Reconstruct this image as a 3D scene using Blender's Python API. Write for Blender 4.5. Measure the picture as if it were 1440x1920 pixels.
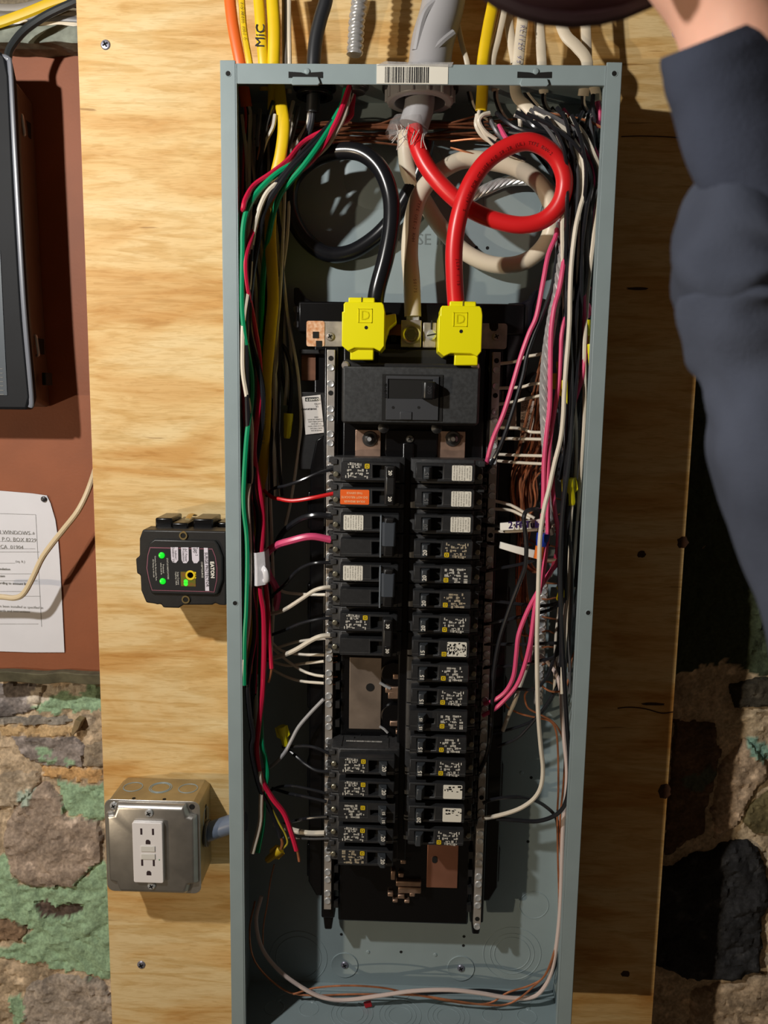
import bpy, bmesh, math, random
from mathutils import Vector, Matrix, noise
random.seed(7)
for o in list(bpy.data.objects): bpy.data.objects.remove(o)
SC = bpy.context.scene
COL = SC.collection
# ---------------------------------------------------------------- camera
CAM = Vector((-0.00653, -0.78222, -0.30053))
R = Matrix(((0.99950388, -0.0192628, 0.02491871), (0.02737044, 0.13975854, -0.98980726), (0.01558386, 0.98999823, 0.14021643)))
F = 1513.09                                   # focal length in pixels of the 1440x1920 frame
cd = bpy.data.cameras.new('camera'); cam = bpy.data.objects.new('camera', cd); COL.objects.link(cam)
cam.matrix_world = Matrix.Translation(CAM) @ R.to_4x4()
cd.sensor_fit = 'VERTICAL'; cd.sensor_height = 36; cd.sensor_width = 27; cd.lens = F / 1920 * 36
cd.clip_start = 0.02
cd.dof.use_dof = True; cd.dof.focus_distance = 0.83; cd.dof.aperture_fstop = 8.0
SC.camera = cam
# ---------------------------------------------------------------- light
w = bpy.data.worlds.new('world'); SC.world = w; w.use_nodes = True
w.node_tree.nodes['Background'].inputs[0].default_value = (1.0, 0.66, 0.42, 1)
w.node_tree.nodes['Background'].inputs[1].default_value = 0.036
def point(name, loc, power, rad, col):
    l = bpy.data.lights.new(name, 'POINT'); l.energy = power; l.shadow_soft_size = rad; l.color = col
    o = bpy.data.objects.new(name, l); COL.objects.link(o); o.location = loc; return o
point('work_lamp', (-0.66, -0.68, 0.08), 34.0, 0.018, (1.0, 0.965, 0.91))
point('low_lamp', (-2.45, -2.2, -0.99), 105.0, 0.03, (1.0, 0.80, 0.56))
SC.view_settings.view_transform = 'Standard'; SC.view_settings.look = 'None'
SC.view_settings.exposure = 0.0; SC.view_settings.gamma = 1.0; SC.view_settings.use_curve_mapping = False
# ---------------------------------------------------------------- helpers
def P(px, py, Y):
    d = R @ Vector(((px - 720) / F, -(py - 960) / F, -1.0)); t = (Y - CAM.y) / d.y
    return CAM + d * t
def X(px, py, Y): return P(px, py, Y).x
def Z(px, py, Y): return P(px, py, Y).z
def lin(c): return c / 12.92 if c <= 0.04045 else ((c + 0.055) / 1.055) ** 2.4
def rgb(r, g, b): return (lin(r / 255), lin(g / 255), lin(b / 255), 1)
MATS = {}
def mat(name, col, rough=0.5, metal=0.0, var=0.0, vscale=60.0, bump=0.0, bscale=200.0, stretch=(1, 1, 1), emit=0, coat=0.0, alpha=1.0, col2=None, attr=None, spec=None):
    if name in MATS: return MATS[name]
    m = bpy.data.materials.new(name); m.use_nodes = True; nt = m.node_tree; b = nt.nodes['Principled BSDF']
    b.inputs['Base Color'].default_value = col; b.inputs['Roughness'].default_value = rough; b.inputs['Metallic'].default_value = metal
    if coat: b.inputs['Coat Weight'].default_value = coat
    if spec is not None: b.inputs['Specular IOR Level'].default_value = spec
    if alpha < 1: b.inputs['Alpha'].default_value = alpha
    if emit: b.inputs['Emission Color'].default_value = col; b.inputs['Emission Strength'].default_value = emit
    tc = nt.nodes.new('ShaderNodeTexCoord'); mp = nt.nodes.new('ShaderNodeMapping'); mp.inputs['Scale'].default_value = stretch
    nt.links.new(tc.outputs['Object'], mp.inputs[0])
    if var or col2 or attr:
        n = nt.nodes.new('ShaderNodeTexNoise'); n.inputs['Scale'].default_value = vscale; n.inputs['Detail'].default_value = 6
        nt.links.new(mp.outputs[0], n.inputs['Vector'])
        mx = nt.nodes.new('ShaderNodeMix'); mx.data_type = 'RGBA'; mx.blend_type = 'MIX'
        rp = nt.nodes.new('ShaderNodeMapRange'); rp.inputs[1].default_value = 0.35; rp.inputs[2].default_value = 0.65
        nt.links.new(n.outputs['Fac'], rp.inputs[0]); nt.links.new(rp.outputs[0], mx.inputs[0])
        if attr:
            a = nt.nodes.new('ShaderNodeAttribute'); a.attribute_name = attr
            mu = nt.nodes.new('ShaderNodeMix'); mu.data_type = 'RGBA'; mu.blend_type = 'MULTIPLY'; mu.inputs[0].default_value = 1
            mx.inputs[6].default_value = (1 - var, 1 - var, 1 - var, 1); mx.inputs[7].default_value = (1 + var, 1 + var, 1 + var, 1)
            nt.links.new(a.outputs['Color'], mu.inputs[6]); nt.links.new(mx.outputs[2], mu.inputs[7]); nt.links.new(mu.outputs[2], b.inputs['Base Color'])
        else:
            c2 = col2 or tuple(min(1, c * (1 + var)) for c in col[:3]) + (1,)
            c1 = col if col2 else tuple(c * (1 - var) for c in col[:3]) + (1,)
            mx.inputs[6].default_value = c1; mx.inputs[7].default_value = c2
            nt.links.new(mx.outputs[2], b.inputs['Base Color'])
    if bump:
        n2 = nt.nodes.new('ShaderNodeTexNoise'); n2.inputs['Scale'].default_value = bscale; n2.inputs['Detail'].default_value = 5
        nt.links.new(mp.outputs[0], n2.inputs['Vector'])
        bp = nt.nodes.new('ShaderNodeBump'); bp.inputs['Strength'].default_value = bump; bp.inputs['Distance'].default_value = 0.001
        nt.links.new(n2.outputs['Fac'], bp.inputs['Height']); nt.links.new(bp.outputs[0], b.inputs['Normal'])
    MATS[name] = m; return m
STEEL = mat('panel_grey_paint', rgb(146, 162, 166), 0.42, 0, 0.03, 30, 0.03, 400)
BLK = mat('black_plastic', rgb(32, 32, 33), 0.42, 0, 0.10, 200, 0.05, 600)
BLKG = mat('black_gloss_plastic', rgb(10, 10, 12), 0.25)
BODY = mat('breaker_black', rgb(52, 52, 53), 0.5, 0, 0.2, 250, 0.06, 700)
NOSE = mat('breaker_face_black', rgb(40, 41, 43), 0.42, 0, 0.12, 180, 0.05, 800)
DARK = mat('dark_recess', rgb(6, 6, 6), 0.8)
TIN = mat('tin_plated_metal', rgb(190, 182, 174), 0.35, 0.6, 0.2, 90, 0.05, 300, col2=None)
SCREW = mat('zinc_screw', rgb(222, 226, 230), 0.25, 0.6)
COPSHADE = mat('shaded_copper', rgb(140, 88, 62), 0.4, 0.5, 0.25, 80)  # bare copper again, with the shade on the wires put into its colour
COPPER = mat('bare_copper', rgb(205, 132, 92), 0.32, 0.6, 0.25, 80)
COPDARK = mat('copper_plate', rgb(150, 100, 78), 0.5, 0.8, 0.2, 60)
ALU = mat('aluminium_strand', rgb(215, 215, 215), 0.35, 0.6, 0.15, 200)
WHITE_ST = mat('sticker_white', rgb(235, 232, 220), 0.5)
INK = mat('black_ink', rgb(25, 25, 28), 0.6)
INKG = mat('grey_ink', rgb(120, 118, 112), 0.6)
INKW = mat('white_ink', rgb(225, 222, 212), 0.55)
INKY = mat('yellow_ink', rgb(235, 205, 30), 0.5)
W_BLACK = mat('wire_black', rgb(34, 35, 39), 0.22, 0, 0.06, 90)
W_GREY = mat('wire_grey', rgb(95, 95, 98), 0.35)
W_WHITE = mat('wire_white', rgb(226, 217, 200), 0.38, 0, 0.05, 60)
W_PINK = mat('wire_pink_red', rgb(228, 84, 130), 0.33)
W_RED = mat('wire_red', rgb(222, 34, 38), 0.34)
W_CRIM = mat('wire_crimson', rgb(205, 30, 68), 0.35)
W_GREEN = mat('wire_green', rgb(8, 150, 100), 0.35)
W_YEL = mat('cable_yellow', rgb(238, 200, 20), 0.42, 0, 0.06, 40)
W_ORG = mat('cable_orange', rgb(240, 110, 40), 0.42)
W_CREAM = mat('cable_cream', rgb(226, 214, 192), 0.42, 0, 0.05, 40)
GREYPVC = mat('grey_pvc', rgb(168, 168, 172), 0.38)
YELP = mat('yellow_plastic', rgb(246, 238, 10), 0.35)
NUTY = mat('wire_nut_yellow', rgb(232, 222, 20), 0.42)
GALV = mat('galvanised_steel', rgb(188, 186, 182), 0.36, 0.9, 0.12, 40, 0.05, 200)
GALVB = mat('galvanised_box_side', rgb(176, 160, 122), 0.5, 0.6, 0.12, 40, 0.05, 200)

def smooth(me, ang=35):
    for p in me.polygons: p.use_smooth = True
    try: me.set_sharp_from_angle(angle=math.radians(ang))
    except Exception: pass
class MB:
    def __init__(s): s.v = []; s.f = []
    def add(s, vs, fs):
        n = len(s.v); s.v += [Vector(v) for v in vs]; s.f += [tuple(n + i for i in f) for f in fs]; return s
    def box(s, x0, x1, y0, y1, z0, z1, rot=0, piv=None):
        vs = [(x, y, z) for x in (x0, x1) for y in (y0, y1) for z in (z0, z1)]
        if rot:
            c = Vector(piv) if piv else Vector(((x0 + x1) / 2, 0, (z0 + z1) / 2)); ca, sa = math.cos(rot), math.sin(rot)
            vs = [(c.x + (x - c.x) * ca - (z - c.z) * sa, y, c.z + (x - c.x) * sa + (z - c.z) * ca) for x, y, z in vs]
        return s.add(vs, [(0, 1, 3, 2), (4, 6, 7, 5), (0, 4, 5, 1), (2, 3, 7, 6), (0, 2, 6, 4), (1, 5, 7, 3)])
    def prism(s, poly, y0, y1):               # polygon in x,z swept in y (y0 = front)
        n = len(poly); a = sum(poly[i][0] * poly[(i + 1) % n][1] - poly[(i + 1) % n][0] * poly[i][1] for i in range(n))
        if a < 0: poly = poly[::-1]
        vs = [(x, y0, z) for x, z in poly] + [(x, y1, z) for x, z in poly]
        fs = [tuple(range(n)), tuple(range(2 * n - 1, n - 1, -1))] + [(i, i + n, (i + 1) % n + n, (i + 1) % n) for i in range(n)]
        return s.add(vs, fs)
    def prismz(s, poly, z0, z1):              # polygon in x,y swept in z
        n = len(poly); vs = [(x, y, z0) for x, y in poly] + [(x, y, z1) for x, y in poly]
        fs = [tuple(range(n - 1, -1, -1)), tuple(range(n, 2 * n))] + [(i, (i + 1) % n, (i + 1) % n + n, i + n) for i in range(n)]
        return s.add(vs, fs)
    def ring(s, rings, cap=True, closed=True):
        n = len(rings[0]); vs = [v for r in rings for v in r]; fs = []
        for k in range(len(rings) - 1):
            for i in range(n if closed else n - 1):
                j = (i + 1) % n; fs.append((k * n + i, k * n + j, (k + 1) * n + j, (k + 1) * n + i))
        if cap: fs.append(tuple(range(n - 1, -1, -1))); fs.append(tuple(range((len(rings) - 1) * n, len(rings) * n)))
        return s.add(vs, fs)
    def cyl(s, c, r, h, axis='y', n=16, r2=None, prof=None):  # prof: list of (offset along axis, radius)
        c = Vector(c); prof = prof or [(0, r), (h, r if r2 is None else r2)]; rs = []
        for o, rr in prof:
            ring = []
            for i in range(n):
                a = 2 * math.pi * i / n; p, q = rr * math.cos(a), rr * math.sin(a)
                ring.append(c + (Vector((p, o, q)) if axis == 'y' else Vector((p, q, o)) if axis == 'z' else Vector((o, p, q))))
            rs.append(ring)
        return s.ring(rs)
    def tube(s, pts, r, n=8, sub=5, flat=1.0, up=(0, -1, 0), ends=True, rfun=None):
        path = spline(pts, sub); s.path = path; rs = []; u = Vector(up)
        for i, p in enumerate(path):
            t = (path[min(i + 1, len(path) - 1)] - path[max(i - 1, 0)]).normalized()
            nn = u - t * u.dot(t)
            if nn.length < 0.15: nn = Vector((1, 0.3, 0.1)) - t * Vector((1, 0.3, 0.1)).dot(t)
            nn.normalize(); b = t.cross(nn); rr = rfun(i / (len(path) - 1)) * r if rfun else r
            rs.append([p + b * (math.cos(2 * math.pi * k / n) * rr) + nn * (math.sin(2 * math.pi * k / n) * rr * flat) for k in range(n)])
        return s.ring(rs, ends)
    def pocket(s, x0, x1, z0, z1, yt, yb, px0, px1, pz0, pz1, dep):   # box with a rectangular pocket in its front face
        o = [(x0, z0), (x1, z0), (x1, z1), (x0, z1)]; q = [(px0, pz0), (px1, pz0), (px1, pz1), (px0, pz1)]
        vs = [(x, yb, z) for x, z in o] + [(x, yt, z) for x, z in o] + [(x, yt, z) for x, z in q] + [(x, yt + dep, z) for x, z in q]
        fs = [(3, 2, 1, 0)]
        for i in range(4):
            j = (i + 1) % 4; fs += [(i, j, 4 + j, 4 + i), (4 + i, 4 + j, 8 + j, 8 + i), (8 + i, 8 + j, 12 + j, 12 + i)]
        fs.append((12, 13, 14, 15)); return s.add(vs, fs)
    def quadstrip(s, a, b):
        n = len(a); return s.add(list(a) + list(b), [(i, i + 1, n + i + 1, n + i) for i in range(n - 1)])
    def mesh(s, name, org=Vector((0, 0, 0)), smo=True, fix=True):
        me = bpy.data.meshes.new(name); me.from_pydata([v - org for v in s.v], [], s.f)
        if fix:
            bm = bmesh.new(); bm.from_mesh(me); bmesh.ops.recalc_face_normals(bm, faces=bm.faces); bm.to_mesh(me); bm.free()
        if smo: smooth(me)
        return me
    def build(s, name, m, parent=None, bevel=0, label=None, org=None, seg=2, smo=True, fix=True):
        if parent is not None: og = wloc(parent)
        elif org is not None: og = Vector(org)
        else:
            n = len(s.v); og = Vector((sum(v.x for v in s.v) / n, sum(v.y for v in s.v) / n, min(v.z for v in s.v)))
        me = s.mesh(name, og, smo, fix); me.materials.append(m)
        o = bpy.data.objects.new(name, me); COL.objects.link(o)
        if parent is not None: o.parent = parent
        else: o.location = og
        if bevel:
            b = o.modifiers.new('bevel', 'BEVEL'); b.width = bevel; b.segments = seg; b.limit_method = 'ANGLE'; b.angle_limit = math.radians(40)
        if label: o['label'] = label
        return o
def wloc(o):
    v = Vector((0, 0, 0))
    while o is not None: v += o.location; o = o.parent
    return v
def spline(pts, sub=5):
    pts = [Vector(p) for p in pts]
    if len(pts) < 3: return pts
    e = [pts[0] * 2 - pts[1]] + pts + [pts[-1] * 2 - pts[-2]]; out = []
    for i in range(1, len(e) - 2):
        a, b, c, d = e[i - 1], e[i], e[i + 1], e[i + 2]
        for k in range(sub):
            t = k / sub
            out.append(0.5 * ((2 * b) + (c - a) * t + (2 * a - 5 * b + 4 * c - d) * t * t + (3 * b - a - 3 * c + d) * t ** 3))
    out.append(pts[-1]); return out
LABELS = {}
def tag(o, label, cat, group=None, kind=None):
    if label: o['label'] = label
    if cat: o['category'] = cat
    if group: o['group'] = group
    if kind: o['kind'] = kind
    LABELS.setdefault(label, []).append(o.name); return o
def thing(name, label, cat, loc, group=None):
    o = bpy.data.objects.new(name, None); COL.objects.link(o); o.empty_display_size = 0.01; o.location = Vector(loc)
    return tag(o, label, cat, group)
def link(name, me, m, parent, loc=(0, 0, 0), label=None):
    if len(me.materials) == 0 and m: me.materials.append(m)
    o = bpy.data.objects.new(name, me); COL.objects.link(o); o.parent = parent; o.location = loc
    if label: o['label'] = label
    return o
def rrect(x0, x1, z0, z1, r, n=3):
    out = []
    for cx, cz, a0 in ((x1 - r, z1 - r, 0), (x0 + r, z1 - r, 90), (x0 + r, z0 + r, 180), (x1 - r, z0 + r, 270)):
        for k in range(n + 1):
            a = math.radians(a0 + 90 * k / n); out.append((cx + r * math.cos(a), cz + r * math.sin(a)))
    return out
TXT = {}
def glyphs(string):
    if string not in TXT:
        c = bpy.data.curves.new('t', 'FONT'); c.body = string; c.align_x = 'CENTER'; c.align_y = 'CENTER'; c.resolution_u = 2
        o = bpy.data.objects.new('t', c); COL.objects.link(o); bpy.context.view_layer.update()
        me = bpy.data.meshes.new_from_object(o.evaluated_get(bpy.context.evaluated_depsgraph_get()))
        TXT[string] = ([tuple(v.co) for v in me.vertices], [tuple(p.vertices) for p in me.polygons])
        bpy.data.objects.remove(o); bpy.data.curves.remove(c); bpy.data.meshes.remove(me)
    return TXT[string]
def text(mb, string, x, z, Y, size, rot=0, sx=1.0, bold=0):
    vs, fs = glyphs(string); ca, sa = math.cos(math.radians(rot)), math.sin(math.radians(rot))
    offs = [(0, 0)] if not bold else [(-bold, 0), (bold, 0), (0, bold), (0, -bold)]
    for k, (ox, oz) in enumerate(offs):
        mb.add([(x + ox + (vx * sx * ca - vy * sa) * size, Y - 0.00001 * k, z + oz + (vx * sx * sa + vy * ca) * size) for vx, vy, _ in vs], fs)
    return mb
def PP(lst, Y=None, f=None):                  # list of (px,py[,Y]) -> world points
    out = []; last = Y
    for q in lst:
        if len(q) > 2: last = q[2]
        out.append(P(q[0], q[1], last))
    return out
# ================================================================= SETTING
YW = 0.20          # stone wall face
YB = 0.165         # brown board face
YP = 0.098         # plywood face
def inside(p, poly):
    x, y = p; c = False; n = len(poly)
    for i in range(n):
        x1, y1 = poly[i]; x2, y2 = poly[(i + 1) % n]
        if (y1 > y) != (y2 > y) and x < (x2 - x1) * (y - y1) / (y2 - y1) + x1: c = not c
    return c
def L(pts, ox, oy, s): return [((x / s + ox), (y / s + oy)) for x, y in pts]
def wpoly(pts): return [(X(x, y, YW), Z(x, y, YW)) for x, y in pts]
lc = lambda pts: L(pts, 0, 1240, 2.822)
rc = lambda pts: L(pts, 1140, 1200, 2.667)
GREEN = (156, 186, 152); CREAM = (214, 202, 184); SHADED_GREEN = (62, 72, 54)  # last one is dark green paint, darkened further for the arm's shadow
paint = [(wpoly(lc(p)), c) for p, c in [
    ([(150, 235), (210, 190), (260, 190), (330, 140), (400, 150), (460, 110), (530, 110), (560, 250), (450, 265), (380, 275), (200, 265)], GREEN),
    ([(300, 640), (370, 640), (380, 660), (450, 650), (600, 660), (600, 830), (520, 850), (440, 820), (350, 820), (330, 780), (320, 700)], GREEN),
    ([(-300, 1050), (40, 1030), (60, 1110), (110, 1180), (180, 1195), (290, 1190), (400, 1180), (470, 1110), (480, 1070), (540, 1060), (640, 1060), (650, 1640), (540, 1680), (430, 1640), (330, 1640), (260, 1620), (240, 1590), (150, 1600), (0, 1560), (-300, 1540), (0, 1520), (110, 1500), (170, 1500), (110, 1470), (180, 1420), (80, 1370), (-300, 1360)], GREEN),
    ([(200, 450), (270, 455), (275, 485), (210, 490)], GREEN), ([(220, 500), (310, 510), (320, 540), (230, 532)], GREEN), ([(345, 510), (400, 520), (395, 550), (350, 540)], GREEN),
    ([(100, 700), (180, 680), (180, 750), (100, 740)], (176, 190, 176)), ([(40, 1780), (90, 1770), (140, 1820), (130, 1920), (70, 1940), (50, 1850)], GREEN),
    ([(150, 180), (210, 120), (330, 130), (450, 108), (470, 150), (400, 170), (330, 150), (260, 190), (180, 235)], CREAM),
    ([(220, 555), (540, 565), (545, 640), (400, 625), (230, 615)], (206, 164, 112)),
    ([(0, 330), (380, 345), (400, 385), (60, 395), (0, 400)], (200, 170, 128))]]
hole = wpoly(lc([(195, 1270), (215, 1265), (300, 1305), (330, 1285), (440, 1285), (440, 1330), (340, 1372), (240, 1340), (200, 1310)]))
paint_r = [(wpoly(rc(p)), c) for p, c in [
    ([(-400, -1700), (900, -1700), (900, 170), (760, 190), (620, 110), (500, 130), (370, 170), (-400, 200)], SHADED_GREEN),
    ([(690, 490), (740, 480), (830, 560), (830, 600), (760, 600), (700, 560)], (140, 180, 165)),
    ([(360, 680), (500, 620), (540, 660), (470, 740), (380, 740)], (90, 98, 84))]]
stones_l = [(lc(p), c, h, lab) for p, c, h, lab in [
    ([(60, 400), (230, 390), (400, 400), (450, 450), (440, 560), (220, 560), (120, 500)], (122, 114, 110), .006, 'small grey stone with three green paint flecks'),
    ([(90, 760), (160, 700), (230, 640), (320, 720), (350, 830), (440, 825), (520, 850), (545, 940), (540, 1060), (470, 1110), (400, 1180), (290, 1190), (180, 1195), (60, 1110), (20, 960), (30, 850)], (134, 120, 108), .009, 'large brown-grey bare stone ringed by green paint'),
    ([(-80, 115), (150, 115), (240, 130), (200, 260), (50, 290), (-80, 310)], (112, 106, 104), .006, None),
    ([(140, 1720), (330, 1655), (540, 1690), (620, 1800), (620, 1960), (150, 1960), (110, 1850)], (138, 128, 118), .009, 'rounded grey stone at the bottom under the green paint'),
    ([(-80, 600), (200, 580), (220, 650), (90, 760), (-80, 800)], (150, 136, 118), .006, None),
    ([(450, 430), (560, 420), (600, 560), (440, 560)], (128, 116, 100), .006, None),
    ([(-80, 1380), (80, 1378), (160, 1410), (100, 1480), (-80, 1500)], (128, 106, 86), .005, None),
    ([(-80, 300), (40, 290), (330, 290), (380, 320), (340, 345), (-80, 330)], (118, 112, 104), .005, None)]]
stones_r = [(rc(p), c, h, lab) for p, c, h, lab in [
    ([(200, 1150), (300, 1130), (400, 1100), (420, 1065), (500, 1070), (560, 1020), (700, 1000), (745, 1040), (790, 1150), (795, 1300), (750, 1460), (770, 1500), (740, 1640), (620, 1680), (430, 1690), (290, 1640), (200, 1600)], (44, 45, 48), .016, 'big black slate-like stone'),
    ([(690, 850), (740, 800), (830, 740), (920, 740), (920, 970), (730, 960), (680, 900)], (104, 96, 68), .012, 'olive brown stone at the edge of the mortar'),
    ([(570, 600), (620, 560), (690, 490), (800, 620), (790, 690), (700, 790), (670, 860), (640, 920), (540, 1000), (520, 850)], (172, 152, 130), .010, 'tan rough stone above the black stone'),
    ([(420, 1760), (560, 1720), (760, 1660), (900, 1690), (900, 1960), (400, 1960)], (164, 146, 124), .010, 'tan gritty stone below the black stone'),
    ([(610, 240), (700, 200), (770, 190), (860, 230), (860, 340), (640, 330)], (62, 58, 50), .012, None),
    ([(330, 400), (540, 420), (560, 580), (500, 820), (480, 960), (280, 1080)], (98, 80, 64), .008, None)]]
def fbm(x, z, s, o=4):
    v = 0; a = 1; t = 0
    for k in range(o): v += a * noise.noise(Vector((x * s, z * s, k * 7.3))); t += a; a *= 0.55; s *= 2.1
    return v / t
def wall_h(x, z): return 0.006 * fbm(x, z, 9) + 0.008 * fbm(x + 3, z, 40, 3) + 0.004 * fbm(x, z + 5, 150, 2)
MORT_L = (186, 166, 140); MORT_R = (196, 178, 150)
def wcol(x, z, base, plist, hl=None):
    jx = x + 0.006 * noise.noise(Vector((x * 90, z * 90, 1))) + 0.003 * noise.noise(Vector((x * 300, z * 300, 2)))
    jz = z + 0.006 * noise.noise(Vector((x * 90, z * 90, 5))) + 0.003 * noise.noise(Vector((x * 300, z * 300, 6)))
    c = base; painted = False
    for poly, pc in plist:
        if inside((jx, jz), poly): c = pc; painted = True
    if hl and inside((jx, jz), hl): c = (92, 78, 70); painted = False
    n = fbm(x, z, 30, 4) * (0.12 if painted else 0.85) + fbm(x, z, 250, 2) * (0.08 if painted else 0.5)
    if not painted and noise.noise(Vector((x * 60, z * 60, 9))) > 0.42: c = tuple(k * 1.12 + 12 for k in c)
    return tuple(max(0.002, lin(k / 255) * (1 + n)) for k in c) + (1,), painted
STONE = mat('stone', (0.3, 0.3, 0.3, 1), 0.92, 0, 0.22, 260, 0.5, 500, attr='Col', spec=0.25)
def colour(me, cols):
    a = me.color_attributes.new('Col', 'FLOAT_COLOR', 'POINT')
    a.data.foreach_set('color', [k for c in cols for k in c])
def wallgrid(x0, x1, z0, z1, st, base, plist, hl):
    nx = int((x1 - x0) / st) + 1; nz = int((z1 - z0) / st) + 1; vs = []; cols = []
    for j in range(nz):
        for i in range(nx):
            x = x0 + i * (x1 - x0) / (nx - 1); z = z0 + j * (z1 - z0) / (nz - 1); c, pt = wcol(x, z, base, plist, hl)
            y = YW + 0.002 - wall_h(x, z) - (0.0025 if pt else 0)
            if hl and inside((x, z), hl): y += 0.004
            vs.append((x, y, z)); cols.append(c)
    return vs, [(j * nx + i, j * nx + i + 1, (j + 1) * nx + i + 1, (j + 1) * nx + i) for j in range(nz - 1) for i in range(nx - 1)], cols
mb = MB(); cols = []
for args in ((-0.78, -0.31, -1.26, -0.53, .0032, MORT_L, paint, hole), (0.26, 0.66, -1.26, -0.02, .0036, MORT_R, paint_r, None)):
    v, f, c = wallgrid(*args); mb.add(v, f); cols += c
for q in ([(-1.6, YW + .004, -1.75), (-0.78, YW + .004, -1.75), (-0.78, YW + .004, 0.9), (-1.6, YW + .004, 0.9)], [(0.66, YW + .004, -1.75), (1.6, YW + .004, -1.75), (1.6, YW + .004, 0.9), (0.66, YW + .004, 0.9)],
          [(-0.78, YW + .004, -0.53), (0.66, YW + .004, -0.53), (0.66, YW + .004, 0.9), (-0.78, YW + .004, 0.9)], [(-0.78, YW + .004, -1.75), (0.66, YW + .004, -1.75), (0.66, YW + .004, -1.26), (-0.78, YW + .004, -1.26)],
          [(-0.31, YW + .004, -1.26), (0.26, YW + .004, -1.26), (0.26, YW + .004, -0.53), (-0.31, YW + .004, -0.53)]):
    mb.add(q, [(0, 1, 2, 3)]); cols += [tuple(lin(k / 255) for k in (120, 110, 92)) + (1,)] * 4
wall = mb.build('wall_back', STONE, org=(0, YW, -1.75), fix=False)
colour(wall.data, cols); wall['kind'] = 'structure'; wall['label'] = 'old rubble stone basement wall with flaking green paint'
fl = MB().box(-1.6, 1.6, -3.0, YW + .01, -1.80, -1.75).build('floor', mat('concrete_floor', rgb(110, 104, 96), 0.9, 0, 0.15, 8), org=(0, 0, -1.75)); fl['kind'] = 'structure'; fl['label'] = 'grey basement floor'
def stone_mesh(poly, base, h, plist, hl=None):
    wp = wpoly(poly); xs = [p[0] for p in wp]; zs = [p[1] for p in wp]; st = 0.0034
    vs = []; fs = []; cols = []; idx = {}
    nx = int((max(xs) - min(xs)) / st) + 3; nz = int((max(zs) - min(zs)) / st) + 3
    def dist(x, z):
        d = 9
        for i in range(len(wp)):
            ax, az = wp[i]; bx, bz = wp[(i + 1) % len(wp)]; t = max(0, min(1, ((x - ax) * (bx - ax) + (z - az) * (bz - az)) / ((bx - ax) ** 2 + (bz - az) ** 2 + 1e-9)))
            d = min(d, math.hypot(x - ax - t * (bx - ax), z - az - t * (bz - az)))
        return d
    for j in range(nz):
        for i in range(nx):
            x = min(xs) - st + i * st; z = min(zs) - st + j * st
            jx = x + 0.003 * noise.noise(Vector((x * 70, z * 70, 3))); jz = z + 0.003 * noise.noise(Vector((x * 70, z * 70, 8)))
            ins = inside((jx, jz), wp); d = dist(jx, jz)
            if not ins and d > st * 2.2: continue
            e = d if ins else -d
            hh = h * min(1, max(0, (e + st) / 0.010)) ** 0.5 - (0.006 if e < 0 else 0) + 0.4 * h * fbm(x, z, 22, 3)
            c, pt = wcol(x, z, base, plist, hl); idx[(i, j)] = len(vs)
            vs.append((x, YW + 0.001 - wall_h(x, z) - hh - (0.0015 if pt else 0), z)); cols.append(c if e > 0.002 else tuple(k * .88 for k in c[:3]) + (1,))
    for (i, j), a in idx.items():
        if (i + 1, j) in idx and (i, j + 1) in idx and (i + 1, j + 1) in idx: fs.append((a, idx[(i + 1, j)], idx[(i + 1, j + 1)], idx[(i, j + 1)]))
    return vs, fs, cols
for (lst, pl, hl) in ((stones_l, paint, hole), (stones_r, paint_r, None)):
    for poly, c, h, lab in lst:
        v, f, cc = stone_mesh(poly, tuple(min(255, k * (1.22 if lst is stones_l else 1.05)) for k in c), h * .7, pl, hl)
        if not f: continue
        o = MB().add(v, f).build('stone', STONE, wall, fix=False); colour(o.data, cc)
        so = o.modifiers.new('solid', 'SOLIDIFY'); so.thickness = 0.005; so.offset = -1
        if lab: o['label'] = lab
# splinter of wood and chip wedged in the mortar joint are wall pieces
MB().prism([(X(*q, YW - .01), Z(*q, YW - .01)) for q in L([(385, 375), (405, 300), (440, 310), (425, 350), (395, 385)], 0, 1240, 2.822)], YW - .016, YW).build('wood_wedge', mat('old_wood', rgb(150, 130, 96), .9, 0, .3, 80), wall, .001, 'splintered wood wedge in the mortar joint')
# ledge at the top left and under the brown board
LEDGE = mat('ledge_stone', rgb(126, 132, 122), 0.85, 0, 0.3, 60, 0.5, 150)
x0 = X(-60, 80, YB); x1 = -0.33
lg = MB(); n = 26
ringf = []
for i in range(n + 1):
    x = x0 + (x1 - x0) * i / n; e = 0.004 * noise.noise(Vector((x * 40, 0, 0))); zt = Z(60, 52, 0.14); zb = Z(60, 88, 0.14)
    ringf.append([Vector((x, 0.128 + e, zb + e)), Vector((x, YW, zb)), Vector((x, YW, zt)), Vector((x, 0.134 + e, zt + e))])
lg.ring(ringf); o = lg.build('stone_ledge', LEDGE, None, .001); tag(o, 'chipped grey-green stone ledge above the brown board carrying loose cables', 'ledge')
lg = MB(); ringf = []; zt = Z(80, 1262, YB - .012); zb = Z(80, 1284, YB - .012)
for i in range(n + 1):
    x = x0 - .02 + (x1 - x0 + .02) * i / n; e = 0.003 * noise.noise(Vector((x * 30, 4, 0)))
    ringf.append([Vector((x, 0.158 + e, zb + e)), Vector((x, YW, zb)), Vector((x, YW, zt + e)), Vector((x, 0.152 + e, zt + e))])
lg.ring(ringf); o = lg.build('wooden_batten', mat('old_batten', rgb(96, 92, 72), .9, 0, .3, 50, .4, 100), None, .001); tag(o, 'thin dark painted batten under the brown board', 'batten')
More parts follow.
